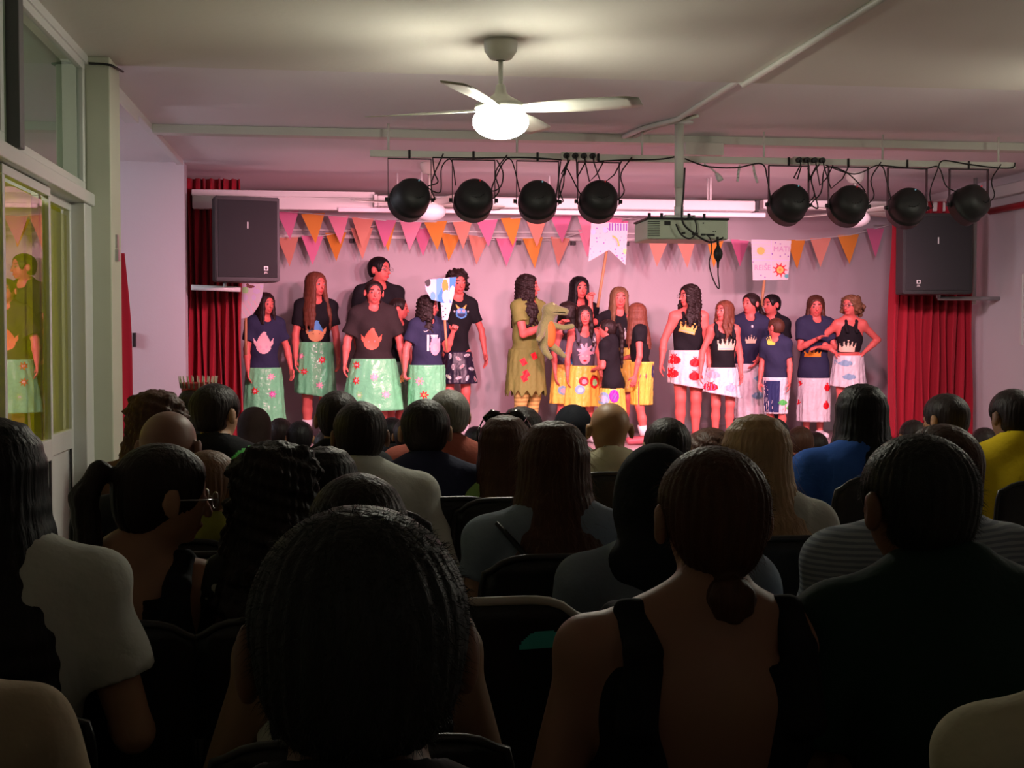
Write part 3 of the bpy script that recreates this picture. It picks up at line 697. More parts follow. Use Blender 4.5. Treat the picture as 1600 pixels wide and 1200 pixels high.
def door(n, y0, y1, x):
    mb = MB(); frame_rect(mb, y0, y1, .02, 2.035, .036, x-.03, x); mb.box((x-.03, y0+.036, .89), (x, y1-.036, .98), bev=.003); o = mb.build('door_%d' % n, M_alu, kind='structure')
    MB().box((x-.020, y0+.045, .98), (x-.014, y1-.045, 1.975)).build('glass_pane', G_door, o)
    MB().box((x-.025, y0+.045, .07), (x-.010, y1-.045, .89)).build('lower_panel', M_white, o)
    MB().box((x-.005, y1-.075, .07), (x+.002, y1-.055, .89)).build('seal', M_rubber, o)
door(1, 4.84, 5.62, XL+.0); door(2, 5.58, 6.24, XL-.04); door(3, 3.92, 4.90, XL-.04)
b = MB().box((XL-.105, 3.95, .9), (XL-.100, 6.30, 2.02)); b.build('yellow_blind', blind_mat('yellow_blind', (.72, .70, .10)), None, label='yellow green blind hanging behind the sliding glass door', cat='blind')

b = MB().lathe([(0, 0), (.12, 0), (.13, -.02), (.11, -.06), (0, -.075)], Matrix.Translation((-2.4, 4.2, 2.76)), 24)
b.build('corridor_fill_lamp', mat('corridor_fill_glow', (.9, .9, .85), .4, emit=(1, .95, .75), es=190), None, label='round ceiling lamp in the corridor behind the glazed doors', cat='lamp')  # added lamp, out of view, brightens the door blind and transoms

b = MB().lathe([(0, 0), (.12, 0), (.13, -.02), (.11, -.06), (0, -.075)], Matrix.Translation((1.5, -1.2, 2.76)), 24)
b.build('rear_fill_lamp', mat('rear_fill_glow', (.9, .9, .85), .4, emit=(1, .93, .82), es=5), None, label='dim round ceiling lamp at the back of the hall', cat='lamp')  # added fill behind the camera so the audience's backs stay visible
b = MB().box((-4.195, 8.3, 1.9), (-4.15, 9.3, 2.3), bev=.01)
b.build('wall_lamp', mat('recess_globe', (.9, .9, .95), .4, emit=(.85, .87, 1), es=22), None, label='wall lamp inside the left recess behind the pillar', cat='lamp')
b = MB().box((XL-.105, 3.95, 2.11), (XL-.100, 6.36, 2.72)); b.build('transom_backing', blind_mat('transom_backing', (.42, .48, .42)), None, label='pale grey green blind behind the upper transom windows', cat='blind')  # added sheet, its grey green stands in for the ceiling's reflection
# ---------------------------------------------------------------- ceiling fans
def blade_mesh():
    V = []; n = 10
    for s in (0, 1):
        for i in range(n+1):
            t = i/n; r = .10+.55*t; wd = .035+.035*math.sin(min(1, t*1.6)*1.57)-(.03*max(0, t-.9)*10*.6); pt = -R(16-6*t)
            for q in (-1, -.4, .4, 1): V.append((r, q*wd*math.cos(pt), q*wd*math.sin(pt)*1+(.004 if s else 0)-.02*t*t*0))
    Q = []; N = (n+1)*4
    for i in range(n):
        for j in range(3): a = i*4+j; Q += [(a, a+1, a+5, a+4), (N+a, N+a+4, N+a+5, N+a+1)]
        a = i*4; Q += [(a, a+4, N+a+4, N+a), (a+3, N+a+3, N+a+7, a+7)]
    Q += [(n*4+j, n*4+j+1, N+n*4+j+1, N+n*4+j) for j in range(3)]
    me = np_mesh('blade', V, Q); me.materials.append(M_cream); return me
BL = blade_mesh()
def fan(x, y, zc, lit, label, off, drop=.37):
    o = empty('ceiling_fan', label, 'fan', (x, y, zc), 0, 'ceiling fans with globe lamps')
    MB().lathe([(0, 0), (.075, 0), (.078, -.015), (.074, -.05), (.05, -.085), (.02, -.092)]).build('canopy', M_cream, o)
    MB().tube([(0, 0, -.08), (0, 0, -drop+.13)], .011, 12).build('downrod', M_cream, o)
    MB().lathe([(.012, -drop+.17), (.022, -drop+.165), (.028, -drop+.13), (.045, -drop+.115), (.10, -drop+.085), (.118, -drop+.075), (.120, -drop+.06), (.104, -drop+.045), (.02, -drop+.03)]).build('motor_housing', M_cream, o)
    m = mat('lit_globe', (.9, .9, .85), .3, emit=(1, .97, .80), es=115) if lit else mat('opal_globe', (.85, .80, .82), .25)
    MB().lathe([(.098, -drop+.048)] + [(.128*math.cos(t), -drop-.078*math.sin(t)) for t in np.linspace(-.65, 1.57, 14)]).build('globe', m, o)
    for k in range(4):
        a = bpy.data.objects.new('blade', BL); link(a, o); a.location = (0, 0, -drop+.055); a.rotation_euler = (0, 0, off+k*math.pi/2)
    return o
fan(.735, 5.83, 2.76, True, 'white ceiling fan with its globe lamp lit, nearest above the audience', R(-25))
fan(4.30, 5.83, 2.76, True, 'white ceiling fan with lit globe above the right side of the audience', R(10))
fan(.72, 10.22, 2.80, False, 'white ceiling fan with unlit globe behind the leftmost stage lights', R(20), .385)
fan(4.30, 10.32, 2.80, False, 'white ceiling fan with unlit globe behind the right group of stage lights', R(30), .385)

# ---------------------------------------------------------------- stage light bar
YB = 8.40
p0, p1 = P(578, 241, YB), P(1585, 258, YB)
zb = (p0.z+p1.z)/2
o = empty('lighting_bar', 'long grey metal bar across the ceiling carrying the stage lights', 'bar', (p0.x, YB, zb))
MB().box((0, -.018, -.022), (p1.x-p0.x, .018, .022), bev=.003).build('rail', M_cream, o)
for i in range(6):
    x = .12+(p1.x-p0.x-.24)*i/5; MB().tube([(x, 0, .02), (x, 0, 2.8-zb)], .008, 8).build('hanger', M_cream, o)
def par(px, py, ytop, yaw, pitch, col, power, label, led='red', spread=100):
    c = P(px, py, YB-.02); top = zb-.03
    o = empty('stage_light', label, 'stage light', (c.x, YB-.02, top), 0, 'black can stage lights on the bar')
    hd = .138; dz = c.z-top
    mb = MB()
    mb.box((-hd-.004, -.014, -.006), (hd+.004, .014, 0)); mb.box((-hd-.004, -.014, dz-.02), (-hd, .014, 0)); mb.box((hd, -.014, dz-.02), (hd+.004, .014, 0)); mb.tube([(0, 0, 0), (0, 0, .055)], .008, 8)
    mb.build('yoke', M_black, o)
    D = Matrix.Rotation(yaw, 4, 'Z') @ Matrix.Rotation(pitch, 4, 'X')      # local +Y is the beam
    B_ = Matrix.Translation((0, 0, dz)) @ D @ Matrix.Rotation(-math.pi/2, 4, 'X')   # local z -> +Y
    prof = [(0, -.135), (.035, -.134), (.07, -.127), (.10, -.108), (.117, -.075), (.124, -.03), (.126, 0), (.131, .004), (.131, .02), (.127, .024), (.127, .075), (.120, .078), (.120, .06), (.118, .055), (0, .055)]
    mb = MB().lathe(prof, B_, 36)
    for k in range(5):   # cooling slots and rear screws
        a = .5+k*.35; mb.tube([B_ @ Vector((.055*math.cos(a+j*.2), .055*math.sin(a+j*.2), -.134)) for j in range(2)], .0035, 6)
    mb.build('housing', M_black, o)
    MB().lathe([(0, .0565), (.116, .0565)], B_, 36).build('lens', mat('lens_'+led, (.1, .1, .1), .1, emit=col, es=6), o)
    for s in (-1, 1): MB().tube([(s*hd, 0, dz), (s*(hd+.022), 0, dz)], .014, 10).build('knob', M_black, o)
    MB().tube([B_ @ Vector((.03, -.075, -.115)), B_ @ Vector((.03, -.078, -.131))], .004, 8).build('indicator', mat('led_'+led, (.1, 0, 0), .3, emit=(1, .05, .05) if led == 'red' else (.3, .8, .9), es=.35), o)
    x0 = .06*random.choice((-1, 1)); cab = []
    for t in np.linspace(0, 1, 14): cab.append((hd*.8*(1-t)+t*(hd+.06)+.03*math.sin(t*7), -.03-.03*math.sin(t*3), dz*(1-t)+.03*t-.11*math.sin(t*3.14)*(.6+.4*x0/.06)))
    MB().tube(cab, .0045, 6).build('power_cable', M_rubber, o)
    ld = bpy.data.lights.new('beam', 'SPOT'); lo = bpy.data.objects.new('beam', ld); link(lo, o)
    ld.energy = power; ld.color = col; ld.spot_size = R(spread); ld.spot_blend = 1; ld.shadow_soft_size = .07
    dv = (D @ Vector((0, 1, 0))); lo.location = Vector((0, 0, dz))+dv*.09; lo.rotation_euler = dv.to_track_quat('-Z', 'Y').to_euler()
    return o
PW = 205
pink = (1, .33, .42); rose = (1, .44, .58); wht = (1, .72, .82); red = (1, .16, .24)
LL = [(640, 312, 20, -22, rose, 1.0), (740, 313, 3, -24, pink, 1.0), (840, 315, -8, -24, wht, 1.05), (935, 315, 0, -26, pink, 1.0), (1232, 320, 8, -23, rose, .95), (1325, 322, 0, -24, pink, .9), (1417, 325, -8, -20, wht, .55), (1513, 320, 25, -24, rose, .7)]
pos = ['leftmost of the eight', 'second from the left end of the bar', 'third from the left end of the bar', 'just left of the projector pole', 'first one to the right of the projector', 'second right of the projector, red indicator lit', 'third right of the projector, turned sideways', 'at the far right end of the bar']
for (px, py, yw, pt, c, q), t in zip(LL, pos): par(px, py, 0, R(yw), R(pt), c, PW*q, 'black can stage light in a hoop bracket, '+t, 'red' if px in (740, 935, 1325, 1513) else 'white')
def plugstrip(px0, px1, label):
    a = P(px0, 250, YB-.03); c = P(px1, 250, YB-.03)
    o = empty('power_strip', label, 'power strip', (a.x, YB-.045, zb))
    w_ = c.x-a.x; MB().box((0, -.02, -.026), (w_, .02, .026), bev=.005).build('strip_body', M_cream, o)
    for i in range(4):
        x = w_*(i+.5)/4; MB().tube([(x, -.02, .0), (x, -.055, -.002)], .019, 14).build('plug', M_rubber, o)
        e = x+.06*(i-1.2)+.04; MB().tube([(x, -.055, -.002), (x+.005, -.065, -.05), (x+(e-x)*.4, -.05, -.13-.02*i), (e, -.03, -.12), (e+.05, -.02, -.03)], .0045, 6).build('cord', M_rubber, o)
plugstrip(876, 930, 'white four way power strip with black plugs on the bar, left of the projector pole')
plugstrip(1238, 1286, 'white four way power strip with black plugs on the bar, right of the projector pole')
def swag(pp, r, label, Y=YB-.05, name='power_cable'):
    pts = [P(x, y, Y) for x, y in pp]; out = []
    for i in range(len(pts)-1):
        a = pts[max(i-1, 0)]; b_ = pts[i]; c = pts[i+1]; d = pts[min(i+2, len(pts)-1)]
        for k in range(6):
            t = k/6; out.append(.5*((2*b_)+(c-a)*t+(2*a-5*b_+4*c-d)*t*t+(3*b_-a-3*c+d)*t**3))
    out.append(pts[-1]); MB().tube(out, r, 6).build(name, M_rubber, None, label=label, cat='cable')
swag([(676, 246), (740, 247), (820, 246), (878, 250)], .005, 'black cable lying along the left half of the lighting bar')
swag([(676, 246), (679, 270), (684, 285), (668, 292), (688, 300), (690, 262), (705, 250), (712, 290)], .0045, 'black cable looped between the first and second stage lights')
swag([(776, 250), (786, 270), (782, 292), (768, 296), (786, 255), (800, 252), (812, 300)], .0045, 'black cable looped between the second and third stage lights')
swag([(876, 252), (872, 285), (868, 320), (880, 290), (884, 262), (905, 300), (913, 308)], .0045, 'black cable looped between the third and fourth stage lights')
swag([(935, 252), (975, 250), (1030, 249), (1063, 243)], .005, 'black cable running from the left power strip to the projector pole')
swag([(1070, 248), (1105, 260), (1150, 262), (1190, 256), (1199, 280), (1204, 312)], .005, 'black cable drooping from the projector pole to the lights on the right')
swag([(1262, 262), (1272, 300), (1278, 325), (1268, 318), (1283, 300), (1290, 262), (1320, 268), (1345, 290), (1352, 300)], .0045, 'tangled black cable between the two lights right of the projector')
swag([(1290, 258), (1335, 272), (1375, 258), (1386, 285), (1392, 312)], .0045, 'black cable bunched behind the light with the red indicator')
swag([(1375, 258), (1440, 264), (1466, 261), (1478, 290), (1495, 300)], .0045, 'black cable sagging to the rightmost stage light')
swag([(1466, 262), (1474, 251), (1510, 256), (1555, 262), (1582, 262), (1586, 254)], .005, 'loose black cable end curling at the right tip of the bar')
def ribbon(px0, py0, px1, py1, label):
    a = P(px0, py0, YB); c = P(px1, py1, YB); b = MB()
    for i in range(4):
        t0, t1 = i/4, (i+1)/4; q0 = a.lerp(c, t0)+Vector((0, .01*math.sin(t0*4), 0)); q1 = a.lerp(c, t1)+Vector((0, .01*math.sin(t1*4), 0))
        b.tube([q0, q1], [.009, .009], 6)
    b.build('tape_strip', M_white, None, label=label, cat='tape', group=None)
ribbon(1156, 258, 1152, 284, 'left of two short white tape strips hanging under the bar'); ribbon(1177, 258, 1183, 286, 'right of two short white tape strips hanging under the bar')
o = empty('hanging_socket', 'white cable socket dangling under the bar right of the projector pole', 'socket', P(1122, 276, YB))
MB().tube([P(1100, 256, YB)-o.location, P(1112, 264, YB)-o.location, Vector((-.01, 0, .02))], .006, 6).build('cord', M_white, o)
MB().tube([(-.012, 0, .022), (.008, 0, -.01), (.018, 0, -.03)], [.012, .022, .022], 10).build('socket_head', M_white, o)

# ---------------------------------------------------------------- projector on its pole
pj = P(1075, 357, 7.95)
o = empty('projector_pole', 'white telescopic ceiling pole holding the projector', 'pole', (pj.x-.02, 8.1, 2.8))
MB().lathe([(0, 0), (.09, 0), (.09, -.01), (.032, -.015)]).build('ceiling_plate', M_white, o)
MB().tube([(0, 0, -.01), (0, 0, -.42)], .030, 18).tube([(0, 0, -.42), (0, 0, -.56)], .024, 18).build('pole', M_cream, o)
MB().tube([(0, 0, -.54), (0, 0, -.60)], .030, 18).box((-.10, -.04, -.625), (.10, .04, -.60)).build('mount', M_white, o)
o = empty('projector', 'pale grey projector hanging from the ceiling pole, its ports and cables facing the audience', 'projector', (pj.x, pj.y, pj.z))
MB().box((-.265, 0, -.07), (.265, .36, .055), bev=.012).build('casing', mat('projector_shell', (.50, .56, .44), .45), o)
MB().box((-.27, -.005, .055), (.27, .365, .068), bev=.004).build('top_cover', M_black, o)
for i in range(9): MB().box((-.262, -.006+0*i, -.05+.011*i), (-.185, .003, -.046+.011*i)).build('vent_slat', M_rubber, o)
MB().box((-.155, -.004, .020), (-.115, .004, .045)).build('power_inlet', M_rubber, o)
for x, z, w_, q in ((-.03, -.03, .022, .012), (.045, -.035, .04, .016), (.10, -.038, .03, .012), (.15, -.04, .05, .014), (.165, -.018, .006, .006), (.18, -.018, .006, .006), (.10, .035, .008, .008)): MB().box((x-w_/2, -.004, z-q/2), (x+w_/2, .004, z+q/2)).build('port', M_rubber, o)
for x in (-.24, -.16, .02, .12): MB().tube([(x, .05, .06), (x, .05, .10)], .010, 8).build('foot', M_black, o)
Yp = 7.92
swag([(1070, 262), (1068, 300), (1066, 345), (1085, 365), (1108, 378), (1125, 374), (1130, 371)], .006, 'thick black cable coming down the projector pole into its rear ports', Yp)
swag([(1056, 350), (1064, 366), (1078, 373), (1088, 362), (1086, 345), (1078, 340)], .005, 'black power cable looped behind the projector', Yp)
swag([(1103, 366), (1110, 374), (1112, 392), (1108, 410), (1112, 430), (1120, 448), (1124, 449), (1122, 430), (1122, 415)], .004, 'thin black cable hanging in a long loop below the projector', Yp)
b = MB().lathe([(.004, .06), (.008, .055), (.026, .02), (.030, 0), (.024, -.025), (.008, -.05), (.006, -.09), (0, -.09)], Matrix.Translation(P(1122, 397, Yp))); b.tube([P(1121, 370, Yp), P(1122, 385, Yp)], .009, 8)
b.build('cable_connector', M_rubber, None, label='black cable connector hanging in mid air under the right side of the projector', cat='connector')

def text_obj(name, tc):
    q = bpy.data.objects.new('tmp', tc); COL.objects.link(q); bpy.context.view_layer.update()
    me = bpy.data.meshes.new_from_object(q.evaluated_get(bpy.context.evaluated_depsgraph_get())); bpy.data.objects.remove(q); me.materials.clear()
    return bpy.data.objects.new(name, me)
# ---------------------------------------------------------------- loudspeakers on brackets
def speaker(px0, px1, py0, py1, Y, rz, label, blabel, side):
    a = P(px0, py1, Y); c = P(px1, py0, Y); w_ = (c.x-a.x)/(math.cos(rz)+.28*abs(math.sin(rz))); h_ = c.z-a.z; x = (a.x+c.x)/2
    o = empty('loudspeaker', label, 'speaker', (x, Y+.2, a.z), rz, 'loudspeakers beside the stage')
    poly = [(-w_/2, -.22), (w_/2, -.22), (w_/2, .0), (w_*.28, .20), (-w_*.28, .20), (-w_/2, 0)]
    mb = MB().prism(poly, h_); bmesh.ops.bevel(mb.b, geom=mb.b.edges[:], offset=.008, segments=2, affect='EDGES'); mb.build('cabinet', M_black, o)
    MB().box((-w_/2+.02, -.226, .03), (w_/2-.02, -.218, h_-.03), bev=.003).build('grille', mat('speaker_grille', (.009, .010, .011), .6, bump=(900, .6, .003), var=.4, vscale=500), o)
    lx = w_*.28*side; MB().box((lx-.016, -.229, .085), (lx+.016, -.226, .117)).build('logo_plate', mat('logo_white', (.75, .75, .72), .4), o)
    MB().box((lx-.009, -.2305, .094), (lx+.009, -.229, .108)).box((lx-.003, -.232, .09), (lx+.003, -.2305, .112)).build('logo_mark', M_black, o)
    tc = bpy.data.curves.new('logo_text', 'FONT'); tc.body = 'JBL'; tc.size = .022; tc.extrude = .0005; tc.align_x = 'CENTER'
    t = text_obj('logo_text', tc); link(t, o); t.location = (lx, -.228, .062); t.rotation_euler = (R(90), 0, 0); t.data.materials.append(mat('logo_white', (.75, .75, .72), .4))
    MB().box((-.005, -.229, h_*.62), (.004, -.226, h_*.70)).build('badge', mat('logo_white', (.75, .75, .72), .4), o)
    return o, a, c
speaker(326, 430, 308, 439, 10.25, R(12), 'black loudspeaker hanging left of the stage in front of the red curtain', '', 1)
speaker(1416, 1523, 334, 459, 10.25, R(-8), 'black loudspeaker hanging right of the stage behind the end stage lights', '', -1)
a, c = P(299, 449, 10.45), P(376, 452, 10.45)
b = MB().tube([a, c], .022, 12).tube([c-Vector((.12, 0, 0)), Vector((c.x-.12, 10.42, P(0, 440, 10.42).z))], .014, 8); b.build('speaker_bracket', M_white, None, label='white horizontal tube bracket under the left loudspeaker', cat='bracket')
a, c = P(1466, 466, 10.5), P(1540, 466, 10.5); t = P(1523, 330, 10.5)
b = MB().tube([a, Vector((5.70, 10.5, a.z))], .018, 12).tube([P(1467, 455, 10.5), a], .02, 8).tube([Vector((t.x+.03, 10.55, 2.8)), Vector((t.x+.03, 10.55, a.z-.05))], .018, 12); b.build('speaker_bracket', mat('grey_tube', (.35, .33, .34), .45), None, label='grey metal pole and arm bracket holding the right loudspeaker', cat='bracket')
b = MB().box((5.685, 10.1, 1.35), (5.70, 10.13, 1.95), bev=.003); b.build('wall_rod', M_white, None, label='thin vertical white strip on the right wall', cat='strip')

# ---------------------------------------------------------------- curtains
def curtain(x0, x1, Y, z0, z1, label, n=9, amp=.05, x1b=None, x0b=None, name='stage_curtain', m=None):
    x1b = x1 if x1b is None else x1b; x0b = x0 if x0b is None else x0b
    nu = n*12; nv = 30; V = []; ph = random.random()*6
    for s in (0, 1):
        for j in range(nv+1):
            t = j/nv
            for i in range(nu+1):
                u = i/nu; xa = x0b+(x0-x0b)*t; xb = x1b+(x1-x1b)*t
                wv = amp*(math.sin(u*n*2*math.pi+ph+.5*math.sin(t*3))+.35*math.sin(u*n*4.3*math.pi+t*2))*(.75+.25*(1-t))
                V.append((xa+(xb-xa)*u+.01*math.sin(t*9+u*20), Y+wv+(.006 if s else 0), z0+(z1-z0)*t))
    N = (nu+1)*(nv+1); Q = []
    for j in range(nv):
        for i in range(nu): a = j*(nu+1)+i; q = (a, a+1, a+nu+2, a+nu+1); Q.append(q); Q.append(tuple(N+k for k in q[::-1]))
    for i in range(nu): a = i; Q.append((a, N+a, N+a+1, a+1)); a = nv*(nu+1)+i; Q.append((a, a+1, N+a+1, N+a))
    for j in range(nv): a = j*(nu+1); Q.append((a, a+nu+1, N+a+nu+1, N+a)); a += nu; Q.append((a, N+a, N+a+nu+1, a+nu+1))
    me = np_mesh(name, V, Q); me.materials.append(m or M_curt); o = bpy.data.objects.new(name, me); link(o, None, label, 'curtain')
xl0 = -1.28; xl1 = P(378, 500, 11.0).x
curtain(xl0, xl1, 11.0, .49, 2.74, 'red velvet curtain gathered at the left side of the stage behind the speaker', 8, .05)
xr0 = P(1396, 480, 10.8).x; curtain(xr0, 5.62, 10.8, .49, 2.62, 'red velvet curtain gathered at the right side of the stage', 10, .05, x0b=P(1388, 640, 10.8).x)
curtain(-2.1, P(196, 405, 9.6).x, 9.6, .0, P(0, 405, 9.6).z+.05, 'red cloth drape spreading downwards beside the left pillar', 3, .04, x1b=P(218, 655, 9.6).x, name='red_drape')

# ---------------------------------------------------------------- stage top: screen housing, battens, wall rail
z = P(0, 293, 10.95).z; z2 = P(0, 322, 10.95).z
b = MB().box((-1.20, 10.9, z2), (P(585, 300, 10.95).x, 11.0, z), bev=.006).box((-1.20, 10.86, z-.05), (P(585, 300, 10.95).x, 10.9, z), bev=.004); b.build('ceiling_batten', M_white, None, label='white boxed batten under the ceiling above the left speaker', cat='batten')
a = P(584, 311, 10.8); c = P(1183, 326, 10.8)
o = empty('projection_screen', 'rolled up white projection screen case over the stage front', 'projection screen', (a.x, 10.8, (a.z+c.z)/2))
MB().box((.03, -.05, -.045), (c.x-a.x-.03, .05, .045), bev=.012).build('screen_case', M_white, o)
for x in (0, c.x-a.x-.03): MB().box((x, -.055, -.05), (x+.03, .055, .05), bev=.004).build('end_cap', M_black if x else M_white, o)
for x in (.4, 2.9): MB().tube([(x, 0, .04), (x, 0, 2.8-(a.z+c.z)/2)], .01, 8).build('hanger', M_white, o)
a = P(528, 328, 10.9); c = P(1195, 336, 10.9); z = (a.z+c.z)/2
o = empty('light_batten', 'long white fluorescent batten just below the projection screen case', 'light fitting', (a.x, 10.9, z))
MB().box((0, -.03, -.02), (c.x-a.x, .03, .02), bev=.008).build('tray', mat('white_gloss', (.88, .86, .88), .25), o)
for x in (.5, 1.8, 3.2): MB().tube([(x, 0, .01), (x, 0, 2.8-z)], .008, 8).build('hanger', M_white, o)
a = P(1190, 318, 10.85); b = MB().box((a.x, 10.8, a.z-.05), (5.69, 10.9, a.z+.03), bev=.008); b.build('ceiling_batten', M_white, None, label='white boxed batten under the ceiling reaching the right wall', cat='batten')
a = P(428, 372, 12.37); c = P(1010, 372, 12.37)
o = empty('curtain_rail', 'pale curtain rail fixed high on the back wall behind the bunting', 'rail', (a.x, 12.36, a.z))
MB().box((0, -.02, 0), (c.x-a.x, .0, .035), bev=.004).box((0, -.02, .07), (c.x-a.x, 0, .085)).build('rail', M_white, o)
for i in range(7): x = .2+(c.x-a.x-.4)*i/6; MB().box((x-.02, -.03, -.04), (x+.02, .04, .0)).build('bracket', M_black, o)

# ---------------------------------------------------------------- bunting
PEN = [mat('paper_'+n, c, .7) for n, c in (('pink', (.72, .18, .35)), ('orange', (.75, .28, .03)), ('peach', (.68, .27, .19)), ('rose', (.78, .26, .38)))]
def bunting(pts, Y, sp, seq, label):
    W = [P(x, y, Y) for x, y in pts]; o = empty('bunting', label, 'bunting', W[0])
    dense = []
    for i in range(len(W)-1):
        for k in range(8): dense.append(W[i].lerp(W[i+1], k/8))
    dense.append(W[-1]); dense = [Vector((dense[0].x-.02, 12.395, dense[0].z+.03))]+dense+[Vector((dense[-1].x+.02, 12.395, dense[-1].z+.03))]; D = [p-W[0] for p in dense]
    MB().tube(D, .004, 6).build('string', M_white, o)
    x = pts[0][0]+sp*.5; i = 0
    while x < pts[-1][0]-sp*.3:
        for k in range(len(pts)-1):
            if pts[k][0] <= x <= pts[k+1][0]: t = (x-pts[k][0])/(pts[k+1][0]-pts[k][0]); y = pts[k][1]*(1-t)+pts[k+1][1]*t
        q = P(x, y, Y)-W[0]; w_ = random.uniform(.095, .11); hh = random.uniform(.25, .29); tw = random.uniform(-.35, .35); tl = random.uniform(-.09, .09)
        M = Matrix.Translation(q) @ Matrix.Rotation(tw, 4, 'Z') @ Matrix.Rotation(tl, 4, 'Y') @ Matrix.Rotation(R(90), 4, 'X')
        MB().prism([(-w_, .004), (w_, .004), (w_*.5, -hh*.5), (0, -hh), (-w_*.5, -hh*.5)], .0015, M).build('pennant', PEN[seq[i % len(seq)]], o)
        x += sp*random.uniform(.88, 1.12); i += 1
bunting([(430, 329), (520, 337), (620, 346), (700, 347), (800, 341), (900, 336), (1000, 343)], 12.0, 39, [0, 1, 3, 2, 0, 3, 1, 2, 0, 1, 2, 0, 3], 'upper string of pink, orange and peach paper pennants from the left speaker to the projector')
bunting([(430, 371), (500, 369), (560, 358), (625, 345)], 12.15, 40, [2, 0, 1, 2, 1], 'lower left string of paper pennants rising behind the upper string')
bunting([(640, 352), (700, 366), (780, 372), (880, 372), (950, 350), (1005, 335)], 12.2, 42, [0, 1, 2, 0, 1, 2, 3], 'lower middle string of paper pennants above the children')
bunting([(1008, 374), (1100, 373), (1180, 376), (1260, 375), (1330, 367), (1388, 352)], 12.0, 41, [2, 2, 1, 0, 2, 1, 2, 1, 0, 2, 1, 3], 'right string of orange and pink paper pennants between the projector and the right curtain')
# ---------------------------------------------------------------- performers on the stage
SZ = .48
NAVY = cloth('navy', (.028, .032, .075)); BLK = cloth('black', (.012, .012, .015)); DBR = cloth('charcoal_brown', (.03, .022, .022)); GREY = cloth('grey', (.10, .09, .12))
GSK = mat('green_plastic_sheet', (.19, .68, .34), .28, bump=(7, .9, .03), spec=.5, var=.06)
YSK = mat('yellow_plastic_sheet', (.92, .62, .10), .35, bump=(7, .8, .03), var=.06)
WSK = mat('white_plastic_sheet', (.74, .72, .76), .35, bump=(7, .8, .03), spec=.5)
DGR = mat('dark_green_sheet', (.06, .16, .09), .4, bump=(7, .8, .03)); DKS = mat('black_sheet', (.02, .018, .04), .4, bump=(7, .8, .03))
SHOE_W = mat('white_shoe', (.75, .72, .75), .5); SHOE_D = mat('dark_shoe', (.05, .03, .05), .5); SHOE_R = mat('red_grey_shoe', (.45, .10, .12), .5); SOCK = cloth('white_sock', (.8, .78, .8))
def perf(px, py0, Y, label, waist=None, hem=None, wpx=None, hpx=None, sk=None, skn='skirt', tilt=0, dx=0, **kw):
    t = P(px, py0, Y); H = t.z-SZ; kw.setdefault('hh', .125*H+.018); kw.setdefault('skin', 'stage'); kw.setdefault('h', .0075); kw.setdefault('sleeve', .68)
    zw = P(px, waist, Y).z-SZ if waist else None
    kw.setdefault('hemz', zw-.005 if zw else None)
    f = person('person', label, (t.x, Y, SZ), H=H, **kw)
    f.rz = kw.get('rz', 0); f.px, f.Y = px, Y
    if sk is not None:
        zh = P(px, hem, Y).z-SZ; m_ = Y*1.03/FPX
        lo = kw['top'][2] if len(kw['top']) > 2 else .014
        rw = max(wpx*m_/2*.9, kw.get('hw', .155)*f.b*kw.get('gir', 1)+lo+.008); skirt(f, zw+.01, zh, rw, hpx*m_/2, sk, skn, tilt=tilt)
    return f
def front(f): return -f.rz   # local angle of the camera side
def print_on(f, px, py, wpx, hpx, pic, name='shirt_print', roll=0, label=None, on='top', ang=None, cell=.005):
    m_ = f.Y*1.02/FPX; q = P(px, py, f.Y); x = q.x-f.root.location.x; z = q.z-SZ
    tree = f.stree if on == 'skirt' else f.tree; tgt = f.skirt if on == 'skirt' else f.top
    return decal(name, tree, (x, z), wpx*m_, hpx*m_, pic, tgt, ang=-f.rz, roll=roll, cell=cell, label=label)
# girl at the far left behind the shield sign
f = perf(411, 459, 11.35, 'girl with shoulder-length brown hair and navy tee, farthest left, green flowered plastic skirt', 576, 664, 48, 66, GSK, rz=R(25), hair=('long', 'dark', .17), top=('tee', NAVY, .02), arms=('down', 'out'), head=(15, 0, 0), gir=1.05, shoes=SHOE_W, sw=.19)
print_on(f, 413, 536, 30, 34, pic_elf('elfp', 'elfp', 'lpink'), label='pale pink elf head print')
for x, y, c in ((400, 610, 'red'), (427, 615, 'magenta'), (425, 588, 'lpink'), (398, 640, 'white'), (382, 590, 'lpink')): print_on(f, x, y, 11, 11, pic_flower(c), 'paper_flower', on='skirt')
# long haired girl
f = perf(492, 427, 11.7, 'girl with very long straight auburn hair, black tee with blue-hatted elf and green skirt', 536, 618, 50, 62, GSK, rz=R(12), hair=('long', 'auburn', .38), top=('tee', BLK, .015), arms=('down', 'down'), head=(28, 0, 0), shoes=(SHOE_D, SOCK), tilt=-.03)
print_on(f, 494, 518, 32, 33, pic_bluehat, label='orange elf head with blue hat print')
for x, y, c in ((504, 562, 'red'), (476, 580, 'red'), (500, 601, 'lpink'), (470, 556, 'lpink')): print_on(f, x, y, 12, 11, pic_flower(c, 'lpink'), 'paper_flower', on='skirt')
# tall boy behind
f = perf(590, 403, 12.05, 'tallest boy in black tee and glasses, standing at the back behind the stout boy', rz=R(20), hair=('short', 'black', 0), top=('tee', BLK, .02), arms=('down', 'down'), head=(32, 0, 0), gir=1.12, bottom=('long', BLK), shoes=SHOE_D, sw=.21); glasses(f)
